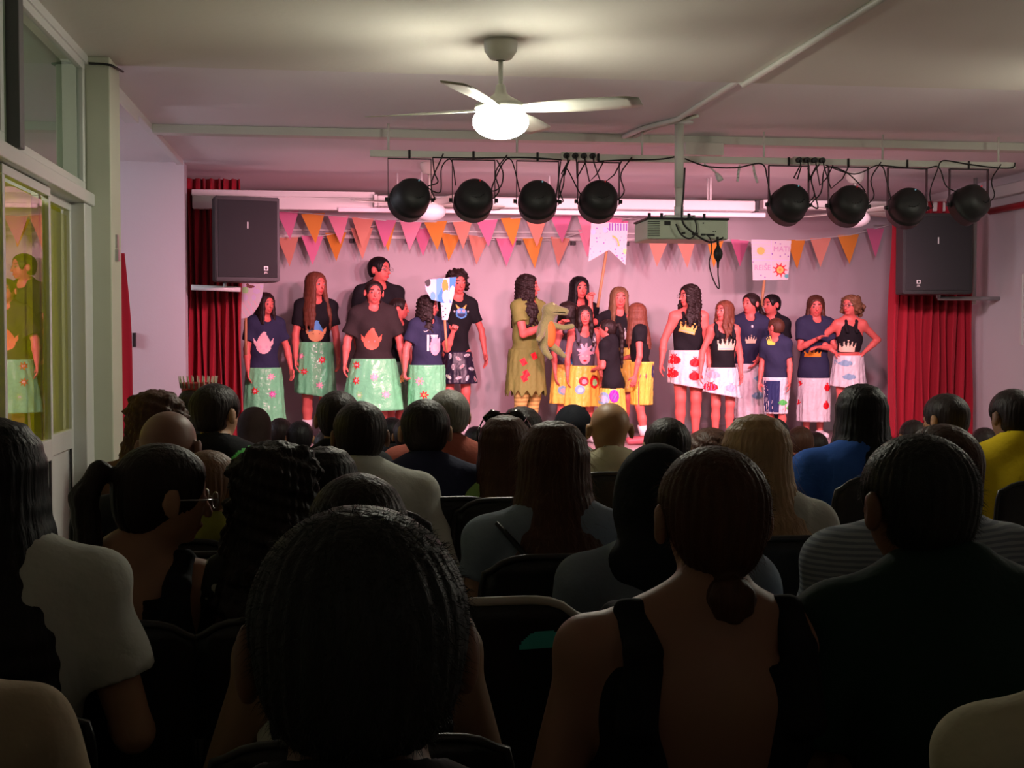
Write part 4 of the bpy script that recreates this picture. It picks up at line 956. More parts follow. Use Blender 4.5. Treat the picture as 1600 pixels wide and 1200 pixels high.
# stout boy at the front
f = perf(583, 440, 11.1, 'short-haired stout boy in dark tee with orange elf print, standing in front of tallest boy', 562, 640, 54, 92, GSK, rz=R(4), hair=('short', 'dark', 0), top=('tee', DBR, .028), arms=('out', 'out'), head=(4, 0, 3), gir=1.14, sw=.195, hw=.16, shoes=SHOE_D, sleeve=.8)
print_on(f, 580, 530, 32, 34, pic_elf('elfr', 'elfr'), label='orange elf head print')
for x, y, c in ((557, 570, 'red'), (556, 594, 'red'), (584, 588, 'lpink'), (561, 616, 'lgreen'), (602, 615, 'lpink')): print_on(f, x, y, 14 if c == 'lpink' else 11, 12, pic_flower(c, 'white'), 'paper_flower', on='skirt')
# buzz cut boy
f = perf(617, 467, 11.5, 'boy with buzzed sides looking right, half hidden between stout boy and red-bow girl', 566, 640, 42, 56, DGR, rz=R(45), hair=('short', 'dark', 0), top=('tee', BLK, .016), arms=('down', 'down'), head=(35, 0, 0), shoes=SHOE_D)
print_on(f, 622, 541, 10, 12, pic_disc('sky'), label='blue round print')
print_on(f, 626, 592, 12, 12, pic_flower('gold', 'brown'), 'paper_flower', on='skirt')
# girl with red bow, holding the painted sign
fB = f = perf(667, 463, 11.05, 'wavy dark-haired girl with red bow and navy tee, holding the blue painted card', 572, 645, 50, 58, GSK, rz=R(14), hair=('curly', 'dark', .19), top=('tee', NAVY, .022), curl=1.0, arms=('out', ((.12, -.42, -.9), (.10, -.55, .75))), head=(58, -3, 0), gir=1.08, shoes=SHOE_W)
print_on(f, 676, 539, 26, 33, pic_number, label='white and pink letters print'); print_on(f, 665, 517, 9, 5, pic_swoosh, 'chest_mark', cell=.003, label='small white curved tick')
for x, y, c in ((654, 595, 'lpink'), (661, 616, 'red')): print_on(f, x, y, 14, 13, pic_flower(c, 'gold'), 'paper_flower', on='skirt')
q = f.hc+(f.u*.46+f.f*.16+f.r*.15)*f.s; b = Field(q-.06, q+.06, .005); b.ell(q+f.r*.022, (.026, .014, .018), .006); b.ell(q-f.r*.022, (.026, .014, .018), .006); b.ell(q, (.01, .012, .01), .004); b.mesh('hair_bow', mat('red_satin', (.8, .01, .03), .4), f.root)
# tall curly girl
f = perf(714, 423, 11.8, 'tall smiling girl with short curly hair, black tee with blue monster, patterned dark skirt', 551, 599, 44, 60, DKS, rz=R(4), hair=('curlybob', 'dark', 0), top=('tee', BLK, .010), arms=('down', 'out'), head=(14, -8, -4), sw=.17, hw=.14, gir=.88, shoes=(SHOE_W, SOCK))
print_on(f, 719, 487, 24, 24, pic_monster, label='blue monster face with orange horns print')
for i, (x, y) in enumerate(((702, 556), (714, 560), (728, 555), (740, 560), (748, 572), (735, 576), (720, 572), (706, 573), (699, 588), (714, 590), (728, 590), (742, 592))): print_on(f, x, y, 8, 9, pic_leaf(['teal', 'red', 'black', 'lgreen', 'lpink'][i % 5]), 'leaf_shape', on='skirt', roll=i*.9)
# woman with puppet in green costume
COS = mat('olive_costume_cloth', (.19, .22, .05), .8, bump=(30, .4), var=.2, vscale=4)
fW = f = perf(822, 430, 11.35, 'woman in ragged olive green costume with long wavy dark hair, hugging the green puppet', 560, 614, 50, 62, None, rz=R(38), hair=('curly', 'dark', .34), top=('tee', COS, .022), arms=(((.12, -.35, -.9), (-.35, -.9, .35)), ((.2, -.45, -.75), (-.4, -.85, .35))), head=(38, 2, 0), gir=1.08, hemz=.72, sleeve=.55, shoes=SHOE_D)
zw = P(822, 545, 11.35).z-SZ; skirt(f, zw, P(822, 614, 11.35).z-SZ, .168, .20, COS, 'ragged_skirt', wr=.012, zig=.07)
for sg in (-1, 1):
    b = Field((sg*.09-.12, -.12, .05), (sg*.09+.12, .13, .62), .009); b.cone((sg*.082, 0, .60), (sg*.082, -.02, .41), .095, .064, .02).cone((sg*.082, -.02, .41), (sg*.080, .02, .10), .062, .044, .02); b.mesh('tights_leg', striped('striped_tights', (.62, .48, .14), (.40, .30, .08), 9), f.root)
for x, y in ((814, 565), (818, 583), (831, 556), (815, 590)):
    b = decal('red_patch', f.stree, (P(x, y, 11.35).x-f.root.location.x, P(x, y, 11.35).z-SZ), .05, .06, pic_plain('red'), f.skirt, ang=-f.rz, roll=.5)
# girls in yellow
f = perf(903, 434, 12.0, 'dark long-haired girl in black at the back, between the green puppet and raised card girl', rz=R(5), hair=('long', 'black', .32), top=('tee', BLK, .012), arms=('down', 'down'), head=(8, 0, 0), bottom=('long', BLK), shoes=SHOE_D)
f = perf(886, 473, 11.35, 'girl in grey tee with blue flower print, head turned right, yellow skirt, left pair', 571, 630, 44, 54, YSK, rz=R(20), hair=('wavy', 'dark', .2), top=('tank', GREY, .012), arms=('down', 'down'), head=(60, 0, 0), shoes=SHOE_W)
print_on(f, 889, 556, 24, 30, pic_flower('sky', 'lblue', 9), label='blue flower print')
for x, y, c, c2 in ((876, 609, 'lblue', 'lpink'), (886, 585, 'lgreen', 'orange'), (897, 607, 'sky', 'lilac')): print_on(f, x, y, 15, 14, pic_disc(c, c2), 'painted_egg', on='skirt')
f = perf(911, 479, 11.2, 'smiling girl facing forward, grey vest with pink leafy mask print, yellow skirt, centre group', 573, 634, 46, 60, YSK, rz=R(2), hair=('wavy', 'dark', .24), top=('tank', GREY, .012), arms=('down', 'down'), head=(-4, 0, 0), shoes=SHOE_W)
print_on(f, 911, 553, 28, 34, pic_mask('lpink', 'lpink'), label='pink leafy mask print'); print_on(f, 925, 540, 8, 30, pic_mask('white', 'lilac'))
for x, y, c, c2 in ((902, 608, 'lblue', 'white'), (925, 596, 'red', 'lgreen'), (908, 595, 'red', 'lpink')): print_on(f, x, y, 15, 20 if x == 925 else 14, pic_disc(c, c2), 'painted_egg', on='skirt')
fS = f = perf(966, 450, 11.45, 'fair-haired girl in black tee raising a pole with the notched card overhead', 545, 612, 44, 54, YSK, rz=R(0), hair=('long', 'lbrown', .25), top=('tee', BLK, .016), arms=(((.42, -.35, -.12), (.0, -.12, 1)), 'down'), head=(0, 0, 2), curl=1.1, shoes=SHOE_W)
print_on(f, 976, 520, 18, 20, pic_crown('silver'), label='silver crown print')
f = perf(957, 500, 10.85, 'small girl with ponytail seen from behind side, navy tee, yellow skirt', 608, 650, 44, 52, YSK, rz=R(-125), hair=('pony', 'dark', .30), top=('tee', BLK, .012), arms=('down', 'front'), head=(15, 0, 0), shoes=SHOE_W)
for x, y, c, c2 in ((940, 622, 'lblue', 'lilac'), (955, 618, 'magenta', 'purple')): print_on(f, x, y, 16, 20, pic_disc(c, c2), 'painted_egg', on='skirt')
f = perf(1003, 475, 10.9, 'girl with long brown hair turned away, black tee, yellow skirt, white socks, red shoes', 567, 632, 36, 38, YSK, rz=R(-100), hair=('long', 'auburn', .27), top=('tee', BLK, .012), arms=('front', 'down'), head=(-20, 0, 0), gir=.95, shoes=(SHOE_R, SOCK), sleeve=.4)
print_on(f, 1018, 580, 6, 22, pic_disc('navy'), 'dark_patch', on='skirt')
# right group in white
f = perf(1076, 446, 11.15, 'girl in glasses and black halter with gold crown, four red pomegranates on white skirt', 549, 603, 50, 62, WSK, rz=R(-12), hair=('curly', 'dark', .24), top=('halter', BLK, .012), arms=('out', 'down'), head=(-62, 0, 0), gir=1.12, sw=.19, hw=.165, shoes=SHOE_R, tilt=-.03); glasses(f)
print_on(f, 1070, 511, 26, 20, pic_crown('gold'), roll=-.25, label='gold crown print')
for x, y in ((1050, 561), (1079, 565), (1047, 582), (1078, 586)): print_on(f, x, y, 19, 17, pic_pom('red'), 'paper_pomegranate', on='skirt')
f = perf(1130, 471, 11.0, 'girl with wavy hair, black vest with big cream crown, pomegranates on short white skirt', 576, 617, 46, 60, WSK, rz=R(-8), hair=('wavy', 'auburn', .22), top=('tank', BLK, .012), arms=('out', 'down'), head=(-50, 4, 0), sw=.175, hw=.15, shoes=SHOE_R, tilt=-.03, hemz=.62)
print_on(f, 1130, 537, 28, 20, pic_crown('cream'), label='cream crown print')
for x, y, c in ((1107, 603, 'red'), (1136, 604, 'lpink'), (1110, 584, 'lpink')): print_on(f, x, y, 20, 15, pic_pom(c, 'pink' if c == 'red' else 'lilac'), 'paper_pomegranate', on='skirt')
f = perf(1172, 459, 11.4, 'girl with tied-back hair, navy tee and long white skirt with blue clouds, looking left', 570, 653, 44, 56, WSK, rz=R(-15), hair=('ponylow', 'dark', .22), top=('tee', NAVY, .02), arms=('down', ((.12, -.1, -1), (-.5, -.6, -.7))), head=(-45, 3, 0), shoes=SHOE_W)
print_on(f, 1167, 530, 16, 13, pic_crown('cream'), label='small pale crown print'); print_on(f, 1169, 510, 3, 4, pic_disc('white'), 'pendant')
for x, y in ((1181, 590), (1177, 617)): print_on(f, x, y, 21, 13, pic_cloud('lblue'), 'paper_cloud', on='skirt')
fH = f = perf(1206, 461, 11.7, 'dark-haired boy in black tee looking left and holding the sun card pole', rz=R(-25), hair=('short', 'black', 0), top=('tee', BLK, .018), arms=(((.30, -.55, -.6), (.25, -.35, .9)), 'down'), head=(-40, 0, 0), bottom=('long', BLK), shoes=SHOE_D, curl=1.0)
f = perf(1214, 498, 11.0, 'small boy looking back with navy tee, standing below the sun card boy', 591, 646, 30, 34, WSK, rz=R(-35), hair=('short', 'brown', 0), top=('tee', NAVY, .018), arms=('down', 'down'), head=(-110, 0, 0), shoes=SHOE_W, sw=.175)
print_on(f, 1203, 619, 20, 50, pic_plain('navy'), 'dark_panel', on='skirt', label='dark navy panel on the left of the skirt')
print_on(f, 1201, 532, 10, 14, pic_crown('yellow'), label='yellow crown print')
for x, y, s_ in ((1218, 628, 16), (1228, 636, 8)): print_on(f, x, y, s_, 11, pic_cloud('green'), 'green_crown_shape', on='skirt')
f = perf(1273, 463, 11.35, 'long-haired child in navy tee with orange crown, arms crossed on chest, white skirt', 592, 658, 44, 52, WSK, rz=R(-4), hair=('half', 'brown', .22), top=('tee', NAVY, .024), arms=(((.18, -.25, -1), (-.8, -.85, .55)), ((.2, -.25, -1), (-.95, -.55, .02))), head=(-8, -6, 0), shoes=SHOE_W, sw=.19)
print_on(f, 1265, 551, 25, 13, pic_crown('orange'), label='orange crown print')
for x, y in ((1244, 598), (1286, 604), (1243, 627), (1284, 632)): print_on(f, x, y, 13, 15, pic_pom('red'), 'paper_pomegranate', on='skirt')
f = perf(1327, 462, 11.2, 'girl with curly ponytail and glasses, black crop top, hands on hips, rightmost performer', 557, 606, 44, 56, WSK, rz=R(-10), hair=('curlybob', 'lbrown', 0), top=('halter', BLK, .012), arms=('hip', 'hip'), head=(-45, 0, 0), sw=.18, hw=.145, shoes=SHOE_W, hemz=.80, tilt=-.02); glasses(f)
print_on(f, 1319, 541, 24, 20, pic_crown('cream'), label='cream crown print'); 
for x, y in ((1315, 567), (1319, 588), (1301, 565)): print_on(f, x, y, 20 if x > 1305 else 9, 12, pic_cloud('lblue'), 'paper_cloud', on='skirt')
q = f.hc+(f.u*.02-f.f*.62+f.r*.12)*f.s; b = Field(q-.14, q+.14, .006)
for k in range(26): b.ell(q+rng.normal(0, .035, 3), (.024,)*3, .01)
b.mesh('hair_ponytail', hairm('lbrown', HC['lbrown']), f.root)

# ---------------------------------------------------------------- hand made signs
def flat_pic(name, pic, x0, x1, z0, z1, y, parent, nu=90, nv=90):
    o = raster(pic, nu, nv); X, Z = np.meshgrid(np.linspace(x0, x1, nu+1), np.linspace(z0, z1, nv+1), indexing='ij')
    return pic_mesh(name, np.stack([X, X*0+y, Z], -1), o, parent)
def sign(label, box, Y, outline, pic, pole, pr=.012, poleY=None, tilt=0):
    """box px; outline in [-1,1]; pole: (px,py)->(px,py)"""
    a = P(box[0], box[3], Y); c = P(box[2], box[1], Y); cx, cz = (a.x+c.x)/2, (a.z+c.z)/2; hw, hh = (c.x-a.x)/2, (c.z-a.z)/2
    base = P(*pole[1], Y) if pole else Vector((cx, Y, a.z)); o = empty('handmade_sign', label, 'sign', base)
    off = Vector((cx, Y, cz))-base
    M = Matrix.Translation(off) @ Matrix.Rotation(R(90), 4, 'X')
    bd = MB().prism([(x*hw, y*hh) for x, y in outline], .005, M).build('card', mat('card_white', (.62, .58, .62), .6), o)
    def full(u, v, g):
        pic(u, v, g); g[~inpoly(u, v, outline)] = ''
    dr = flat_pic('drawing', full, off.x-hw, off.x+hw, off.z-hh, off.z+hh, off.y-.0065, bd)
    if pole: t = P(*pole[0], Y)-base; MB().tube([t+Vector((0, .008, 0)), Vector((0, .008, 0))], pr, 12).build('pole', M_wood, o)
    return o, off, hw, hh
def d_shield(u, v, o):
    o[:] = 'paper'; o[(u > -.7) & (u < .9) & (v > -.15) & (v < .6) & (np.sin(u*9)+np.cos(v*11) > .9)] = 'lilac'; o[el(u, v, -.55, .35, .28, .16)] = 'lgreen'; o[el(u, v, -.1, .52, .35, .07)] = 'brown'; o[el(u, v, -.35, .6, .15, .06)] = 'brown'
    o[(v < -.15) & (np.abs(np.sin(u*6+v*7)) < .18)] = 'lpink'; o[(np.abs(u+.05) < .04) & (v < -.2)] = 'lilac'; o[el(u, v, .4, .3, .3, .12)] = 'lilac'
sign('curved white card with faint landscape drawing under the left loudspeaker', (375, 432, 412, 498), 11.15, [(-1, -1), (-1, 1), (1, 1), (.98, .5), (.85, .05), (.55, -.4), (.1, -.75), (-.4, -.95)], d_shield, ((384, 490), (384, 555)))
def d_tower(u, v, o):
    o[:] = 'paper'; o[(v < -.25)] = 'paper'
    top = v > -.2; o[top] = 'lilac'; o[top & (u > -.3) & (u < .15)] = 'sky'; o[top & (u > .55)] = 'blue'; o[top & el(u, v, .28, .55, .2, .35)] = 'orange'; o[top & el(u, v, -.55, .35, .25, .5)] = 'paper'; o[el(u, v, -.5, .1, .18, .22)] = 'sky'
    o[el(u, v, -.82, .75, .18, .2)] = 'black'; o[inpoly(u, v, [(-.2, .1), (.1, .5), (.25, -.2), (-.1, -.2)])] = 'blue'; o[el(u, v, .35, .1, .25, .3)] = 'lilac'; o[el(u, v, .75, .2, .2, .4)] = 'paper'
    for x, y in ((.1, -.35), (.3, -.45), (.15, -.6), (.3, -.75), (.18, -.85)): o[el(u, v, x, y, .05, .03)] = 'black'
sg1, *_ = sign('painted card with blue, orange and black shapes held up by the girl with red bow', (664, 433, 713, 500), 10.85, [(-1, .8), (-.8, .88), (1, 1), (.85, .2), (.75, -.1), (.45, -1), (.1, -1), (.0, -.15), (-.6, -.05), (-.95, .4)], d_tower, ((695, 500), (698, 547)), .011)
def d_notch(u, v, o):
    o[:] = 'paper'
    r2 = np.random.default_rng(3)
    for k in range(46):
        x, y = r2.uniform(-1, 1, 2); o[el(u, v, x, y, .035, .032)] = 'purple' if k % 2 else 'lpink'
    o[(v > .62) & (u > .05) & (np.abs(np.sin(u*22)) > .75) & (v < .95)] = 'purple'; o[el(u, v, -.15, .65, .12, .14) | el(u, v, -.75, .55, .12, .14)] = 'lilac'
    o[(np.abs(np.hypot(u-.1, v+.05)-.42) < .05) & (u > .2) & (v > -.1)] = 'gold'; o[(np.abs(np.hypot(u-.1, v+.05)-.34) < .04) & (u > .2) & (v > -.1)] = 'lpink'; o[el(u, v, .85, -.35, .10, .13)] = 'lgreen'
sign('white spotted card with a notched bottom raised on a pole beside the projector', (919, 348, 981, 414), 11.3, [(-1, -.85), (-.85, 1), (1, .98), (.88, -1), (.05, -.28)], d_notch, ((948, 392), (934, 480)), .013)
def d_sun(u, v, o):
    o[:] = 'paper'; o[(np.abs(u) < .012) | (np.abs(v) < .012)] = 'lilac'
    o[(u < -.04) & (v > .06) & (np.abs(np.sin(v*19)) < .2)] = 'lilac'; o[el(u, v, -.52, .45, .28, .26)] = 'elfp'; o[el(u, v, -.52, .45, .2, .19)] = 'gold'
    a = np.arctan2(v+.48, u-.45); r = np.hypot(u-.45, v+.48); o[r < .24+.14*np.maximum(0, np.sin(a*9+r*5))**2] = 'red'; o[r < .17] = 'gold'; o[r < .07] = 'orange'; o[el(u, v, .78, -.78, .12, .1)] = 'teal'
    for x, y in ((.2, .85), (.45, .8), (.05, .3), (.45, .2), (.7, .3), (.85, .2), (-.9, -.1), (-.25, -.2), (-.5, -.75), (-.3, -.85)): o[el(u, v, x, y, .03, .03)] = 'purple'
so, off, hw, hh = sign('square card of four panels with two sun drawings on a pole', (1173, 375, 1236, 438), 11.5, [(-1, 1), (1, .97), (.85, -.95), (-.9, -1)], d_sun, ((1195, 436), (1190, 480)), .013)
for body, x, z in (('MATI', .10, .42), ('REISE', -.85, -.5)):
    tc = bpy.data.curves.new('lettering', 'FONT'); tc.body = body; tc.size = hw*.36; tc.extrude = .0004
    t = text_obj('lettering', tc); link(t, so); t.location = off+Vector((x*hw, -.008, z*hh)); t.rotation_euler = (R(90), 0, 0); t.data.materials.append(mat('ink_lilac', (.55, .30, .50) if body == 'MATI' else (.7, .25, .4), .7))

# ---------------------------------------------------------------- green puppet
pc = P(853, 500, 10.98); o = empty('puppet', 'plush green lizard puppet with orange belly in the costumed woman\'s arms', 'puppet', (pc.x, pc.y, P(853, 550, 10.98).z), R(25))
z = lambda py: P(853, py, 10.98).z-P(853, 550, 10.98).z
FZ = mat('green_plush', (.15, .20, .06), .9, bump=(60, .7), var=.25, vscale=10, sheen=.3)
b = Field((-.25, -.25, -.12), (.30, .25, .50), .007)
b.ell((0, 0, z(522)), (.085, .075, .13), .03).cone((0, 0, z(508)), (.03, -.01, z(490)), .05, .06, .03).ell((.035, -.02, z(484)), (.075, .08, .062), .02).cone((.06, -.04, z(484)), (.14, -.09, z(487)), .045, .034, .02)
b.ell((.03, -.05, z(476)), (.022, .022, .024), .01).ell((.07, .02, z(476)), (.022, .022, .024), .01)
b.chain([(.05, -.03, z(508)), (.13, -.08, z(512)), (.19, -.12, z(510))], [.028, .022, .024], .015).chain([(-.05, -.03, z(512)), (-.10, -.08, z(524)), (-.15, -.11, z(530))], [.028, .022, .024], .015)
b.chain([(.04, 0, z(538)), (.08, -.07, z(548)), (.12, -.10, z(556))], [.036, .028, .022], .015).chain([(-.04, 0, z(538)), (-.05, -.07, z(550)), (-.03, -.11, z(558))], [.036, .028, .022], .015)
b.ell((.10, -.09, z(489)), (.10, .03, .006), .004, mode='s')
b.mesh('puppet_body', FZ, o)
b = Field((-.15, -.25, -.1), (.2, .1, .4), .007); b.ell((.015, -.045, z(522)), (.05, .045, .115), .01).mesh('belly', mat('orange_felt', (.85, .15, .02), .8), o)
for x, y in ((.035, -.068), (.085, .0)): MB().lathe([(0, .012), (.009, .008), (.012, 0), (.009, -.008), (0, -.012)], Matrix.Translation((x, y, z(476)))).build('eye', mat('eye_yellow', (.8, .7, .3), .2), o)
# ---------------------------------------------------------------- chairs
CH_P = mat('black_chair_plastic', (.014, .014, .015), .45, bump=(150, .15)); CH_F = mat('dark_chair_tube', (.05, .05, .05), .35, .6)
def make_chair(label, backm=None, rim=None):
    o = empty('chair', label, 'chair', (0, 0, 0)); g = MB()
    g.box((-.215, -.25, .425), (.215, .16, .452), bev=.012); g.build('seat', CH_P, o)
    V = []; n = 16; m_ = 10
    for s in (0, 1):
        for j in range(m_+1):
            for i in range(n+1):
                u = i/n*2-1; t = j/m_; z = .53+.34*t; wv = .225*(1-.10*max(0, t-.75)**1*4*.5)-(.05*max(0, t-.8)*5)**2*3
                V.append((u*wv, .215+.04*t-.03*(1-u*u)*0+.03*(1-u*u)+(.012 if s else 0), z-(.035*abs(u)**6 if t > .9 else 0)))
    N = (n+1)*(m_+1); Q = []
    for j in range(m_):
        for i in range(n): a = j*(n+1)+i; Q += [(a, a+1, a+n+2, a+n+1), (N+a, N+a+n+1, N+a+n+2, N+a+1)]
    for i in range(n): a = i; Q.append((a, N+a, N+a+1, a+1)); a = m_*(n+1)+i; Q.append((a, a+1, N+a+1, N+a))
    for j in range(m_): a = j*(n+1); Q.append((a, a+n+1, N+a+n+1, N+a)); a += n; Q.append((a, N+a, N+a+n+1, a+n+1))
    me = np_mesh('backrest', V, Q); me.materials.append(backm or CH_P); bo = link(bpy.data.objects.new('backrest', me), o)
    t_ = m_*(n+1); pts = [Vector(V[j*(n+1)])+Vector((-.006, .004, 0)) for j in range(3, m_)]+[Vector(V[t_+i])+Vector((0, .006, .008)) for i in range(n+1)]+[Vector(V[j*(n+1)+n])+Vector((.006, .004, 0)) for j in range(m_-1, 2, -1)]
    MB().tube(pts, .009, 8).build('back_rim', rim or CH_F, o)
    for sx in (-1, 1):
        MB().tube([(sx*.205, -.22, .43), (sx*.215, -.25, 0)], .012, 10).build('leg', CH_F, o)
        MB().tube([(sx*.205, .13, .43), (sx*.22, .27, 0)], .012, 10).build('leg', CH_F, o)
        MB().tube([(sx*.21, .10, .435), (sx*.228, .20, .45), (sx*.228, .235, .60)], .011, 10).build('back_post', CH_F, o)
    return o
_ch0 = None
def chair(x, y, label, rz=math.pi, s=1.0, group='black chairs in the audience rows', bs=1.0):
    global _ch0
    if _ch0 is None: r = _ch0 = make_chair(label); src = None
    else:
        r = _ch0.copy(); COL.objects.link(r)
        for c in _ch0.children: q = c.copy(); COL.objects.link(q); q.parent = r; q.location = (0, 0, 0); q.scale = (1, 1, 1)
    r['label'] = label; r['group'] = group; r.location = (x, y, 0); r.rotation_euler = (0, 0, rz); r.scale = (s, s, s)
    if bs != 1:
        for c in r.children:
            if c.name.startswith(('backrest', 'back_rim')): c.scale = (1, 1, bs); c.location = (0, 0, .53*(1-bs))
    return r
JEAN = cloth('denim', (.03, .04, .08)); PANT = cloth('dark_trousers', (.02, .02, .022)); SKIRTC = cloth('beige_trousers', (.25, .2, .15))
CL = dict(black=BLK, navy=NAVY, white=cloth('white', (.55, .56, .50)), grey=cloth('light_grey', (.36, .38, .40)), blue=cloth('royal_blue', (.035, .12, .48)), yellow=cloth('yellow', (.85, .62, .02)), beige=cloth('beige', (.60, .55, .38)), sand=cloth('sand', (.42, .33, .22)),
          rust=cloth('rust', (.28, .07, .05)), green=cloth('green', (.02, .22, .10)), lime=cloth('lime', (.30, .50, .14)), olive=cloth('olive', (.25, .25, .04)), slate=cloth('slate', (.20, .24, .30)), bluegrey=cloth('blue_grey', (.25, .31, .38)), dgreen=cloth('dark_green', (.015, .04, .03)),
          stripe=striped('striped_shirt', (.30, .34, .38), (.16, .19, .23), 26), wstripe=striped('white_striped_shirt', (.75, .75, .70), (.05, .06, .07), 22), floral=patterned('floral_cloth', (.01, .012, .012), (.55, .55, .45), 16, .52), brown=cloth('brown', (.14, .07, .05)))
def aud(px, py0, Y, label, short, hair, top, head=(0, 0, 0), sk='warm', sw=.20, hh=.215, arms=('rest', 'rest'), hx=0, h=None, gir=1.05, cs=1.0, bs=1.0, bot=None, chs=True, **kw):
    t = P(px, py0, Y); H = t.z; x = t.x+hx
    h = h or (.0065 if Y < 2.2 else .008 if Y < 3.8 else .010)
    f = person('person', label, (x, Y, 0), rz=math.pi, H=H, hh=hh, seated=True, sw=sw, gir=gir, arms=arms, head=head, skin=sk, hair=hair, top=(top[0], CL[top[1]])+tuple(top[2:]), bottom=('long', bot or random.choice((JEAN, PANT))), shoes=SHOE_D, h=h, headx=hx, lean=kw.pop('lean', .05), group=None, face=True, fine=Y < 6, **kw)
    if chs:
        seat = (f.hip-.10*f.b)/.45; chair(x, Y, 'black chair occupied by '+short, s=min(1.0, seat) if H < 1.05 else 1.0, bs=bs)
    return f
# ---------------------------------------------------------------- nearest rows
f = aud(560, 828, .97, 'nearest head at the bottom centre, short dark greying hair, seen from behind', 'the nearest grey-haired person', ('short', 'dgrey', 0), ('tee', 'black'), head=(2, 0, 0), sk='dark', h=.0045, sw=.21, bs=.8); fuzz(f, 9000, .013, .0003, 'dgrey', zmin=f.hc[2]-.06, down=.5)
f = aud(-225, 800, 1.68, 'person in sand-coloured top whose shoulder fills the bottom left corner', 'the person in the bottom left corner', ('short', 'dark', 0), ('long', 'sand'), sk='dark', sw=.22, bs=.8)
f = aud(1800, 800, 1.40, 'person in beige sleeve whose shoulder cuts the bottom right corner', 'the person in the bottom right corner', ('short', 'dark', 0), ('tee', 'beige'), sk='dark', sw=.205, bs=.8)
f = aud(1133, 712, 1.92, 'woman with low bun and black low-backed tank top, bare shoulders and thin necklace', 'the woman with the bare back', ('bunlow', 'brown', 0), ('lowback', 'black'), sk=(.34, .17, .11), h=.0055, sw=.215, hx=-.035, bs=.75, arms=('rest', 'rest')); fuzz(f, 2500, .02, .0003, 'brown', zmin=f.hc[2]-.08)
pts = [Vector((hx_, y_, z_)) for hx_, y_, z_ in [(f.nb[0]+.068*math.cos(a), f.nb[1]+.068*math.sin(a), f.nb[2]-.012+.012*math.sin(a)) for a in np.linspace(0, 2*math.pi, 25)]]
MB().tube(pts, .002, 6, cap=False).build('necklace', M_black, f.root)
f = aud(1462, 692, 1.92, 'large man with short dark hair and dark tee at the right, second row', 'the large man at the right', ('short', 'dgrey', 0), ('tee', 'dgreen', .025), sk='dark', h=.0055, sw=.215, gir=1.15, head=(10, 0, 0), hx=.06, bs=.8); fuzz(f, 5000, .016, .0003, 'dgrey', zmin=f.hc[2]-.06)
f = aud(560, 754, 2.22, 'person in floral black and white dress with wristwatch, behind the nearest head', 'the person with the wristwatch', ('short', 'dark', 0), ('tank', 'floral', .02), sk=(.30, .18, .10), h=.0065, sw=.195, arms=('rest', ((.34, -.1, -.95), (-.1, -.55, -.8))), bs=.75)
S, E, W, g_ = f.J['r']; b = MB(); wp = Vector(W-g_*.03); dr = Vector(g_); M = Matrix.Translation(wp) @ dr.to_track_quat('Z', 'X').to_matrix().to_4x4()
b.lathe([(.028, -.012), (.0305, -.012), (.0305, .012), (.028, .012), (.028, -.012)], M, 24); wt = b.build('wristwatch', M_rubber, f.root); MB().box((-.017, -.038, -.02), (.017, -.030, .02), M, bev=.004).build('watch_case', M_steel, wt)
f = aud(-25, 668, 2.45, 'woman at the left edge with very long black hair and white tee', 'the white tee woman at the left edge', ('long', 'black', .58), ('tee', 'white', .02), sk='warm', sw=.21, arms=('rest', ((.10, .05, -1), (-.1, -.9, -.5))), bs=.75)
o = chair(P(716, 900, 2.72).x, 2.74, 'empty black chair with cream rim and teal oval sticker, behind nearest head', bs=1.04)
for c in list(o.children):
    if c.name.startswith('back_rim'): c.data = c.data.copy(); c.data.materials[0] = M_cream
    if c.name.startswith('backrest'):
        q = Vector((-.145, 0, .80)); tv = bvh(c); pts = np.full((25, 13, 3), np.nan)
        for i in range(25):
            for j in range(13):
                hit = tv.ray_cast(Vector((q.x+(i/24-.5)*.10, 1, q.z+(j/12-.5)*.04)), Vector((0, -1, 0)))
                if hit[0] is not None: pts[i, j] = hit[0]+Vector((0, .002, 0))
        def oval(u, v, oo): oo[(u**2+((v+.9)/1.8)**2 < 1) & (v > -.9)] = 'bteal'
        s_ = pic_mesh('oval_sticker', pts, raster(oval, 24, 12), c, 'teal half oval sticker', 'sticker_ink')
# ---------------------------------------------------------------- third row
f = aud(247, 702, 2.85, 'woman with high ponytail, glasses and bare shoulders, head turned right', 'the ponytail woman in glasses', ('pony', 'dark', .34), ('lowback', 'black'), head=(-68, -6, 0), sk=(.42, .22, .13), sw=.19, hx=-.12, arms=('close', 'rest'), bs=.9); glasses(f)
f = aud(428, 702, 2.85, 'woman with long dark curly hair and black and white leafy top', 'the curly-haired woman in leafy top', ('curly', 'dark', .32), ('tee', 'floral', .02), head=(-10, 0, 0), sk='dark', sw=.18, hx=.08, bs=.9)
f = aud(508, 708, 3.62, 'person with straight black hair and black top between curly woman and white shirt', 'the black-haired person beside the curly woman', ('long', 'black', .24), ('tee', 'black'), sk='dark', sw=.19)
f = aud(872, 668, 3.30, 'woman with long straight brown hair, pale blue top and crossbody strap', 'the woman with long straight hair', ('long', 'brown', .36), ('tee', 'bluegrey', .02, 1), sk='warm', sw=.205, sleeve=.35, head=(-4, 0, 0)); fuzz(f, 1500, .05, .0004, 'lbrown', zmin=f.hc[2]-.3, down=1.2, rnd=.3)
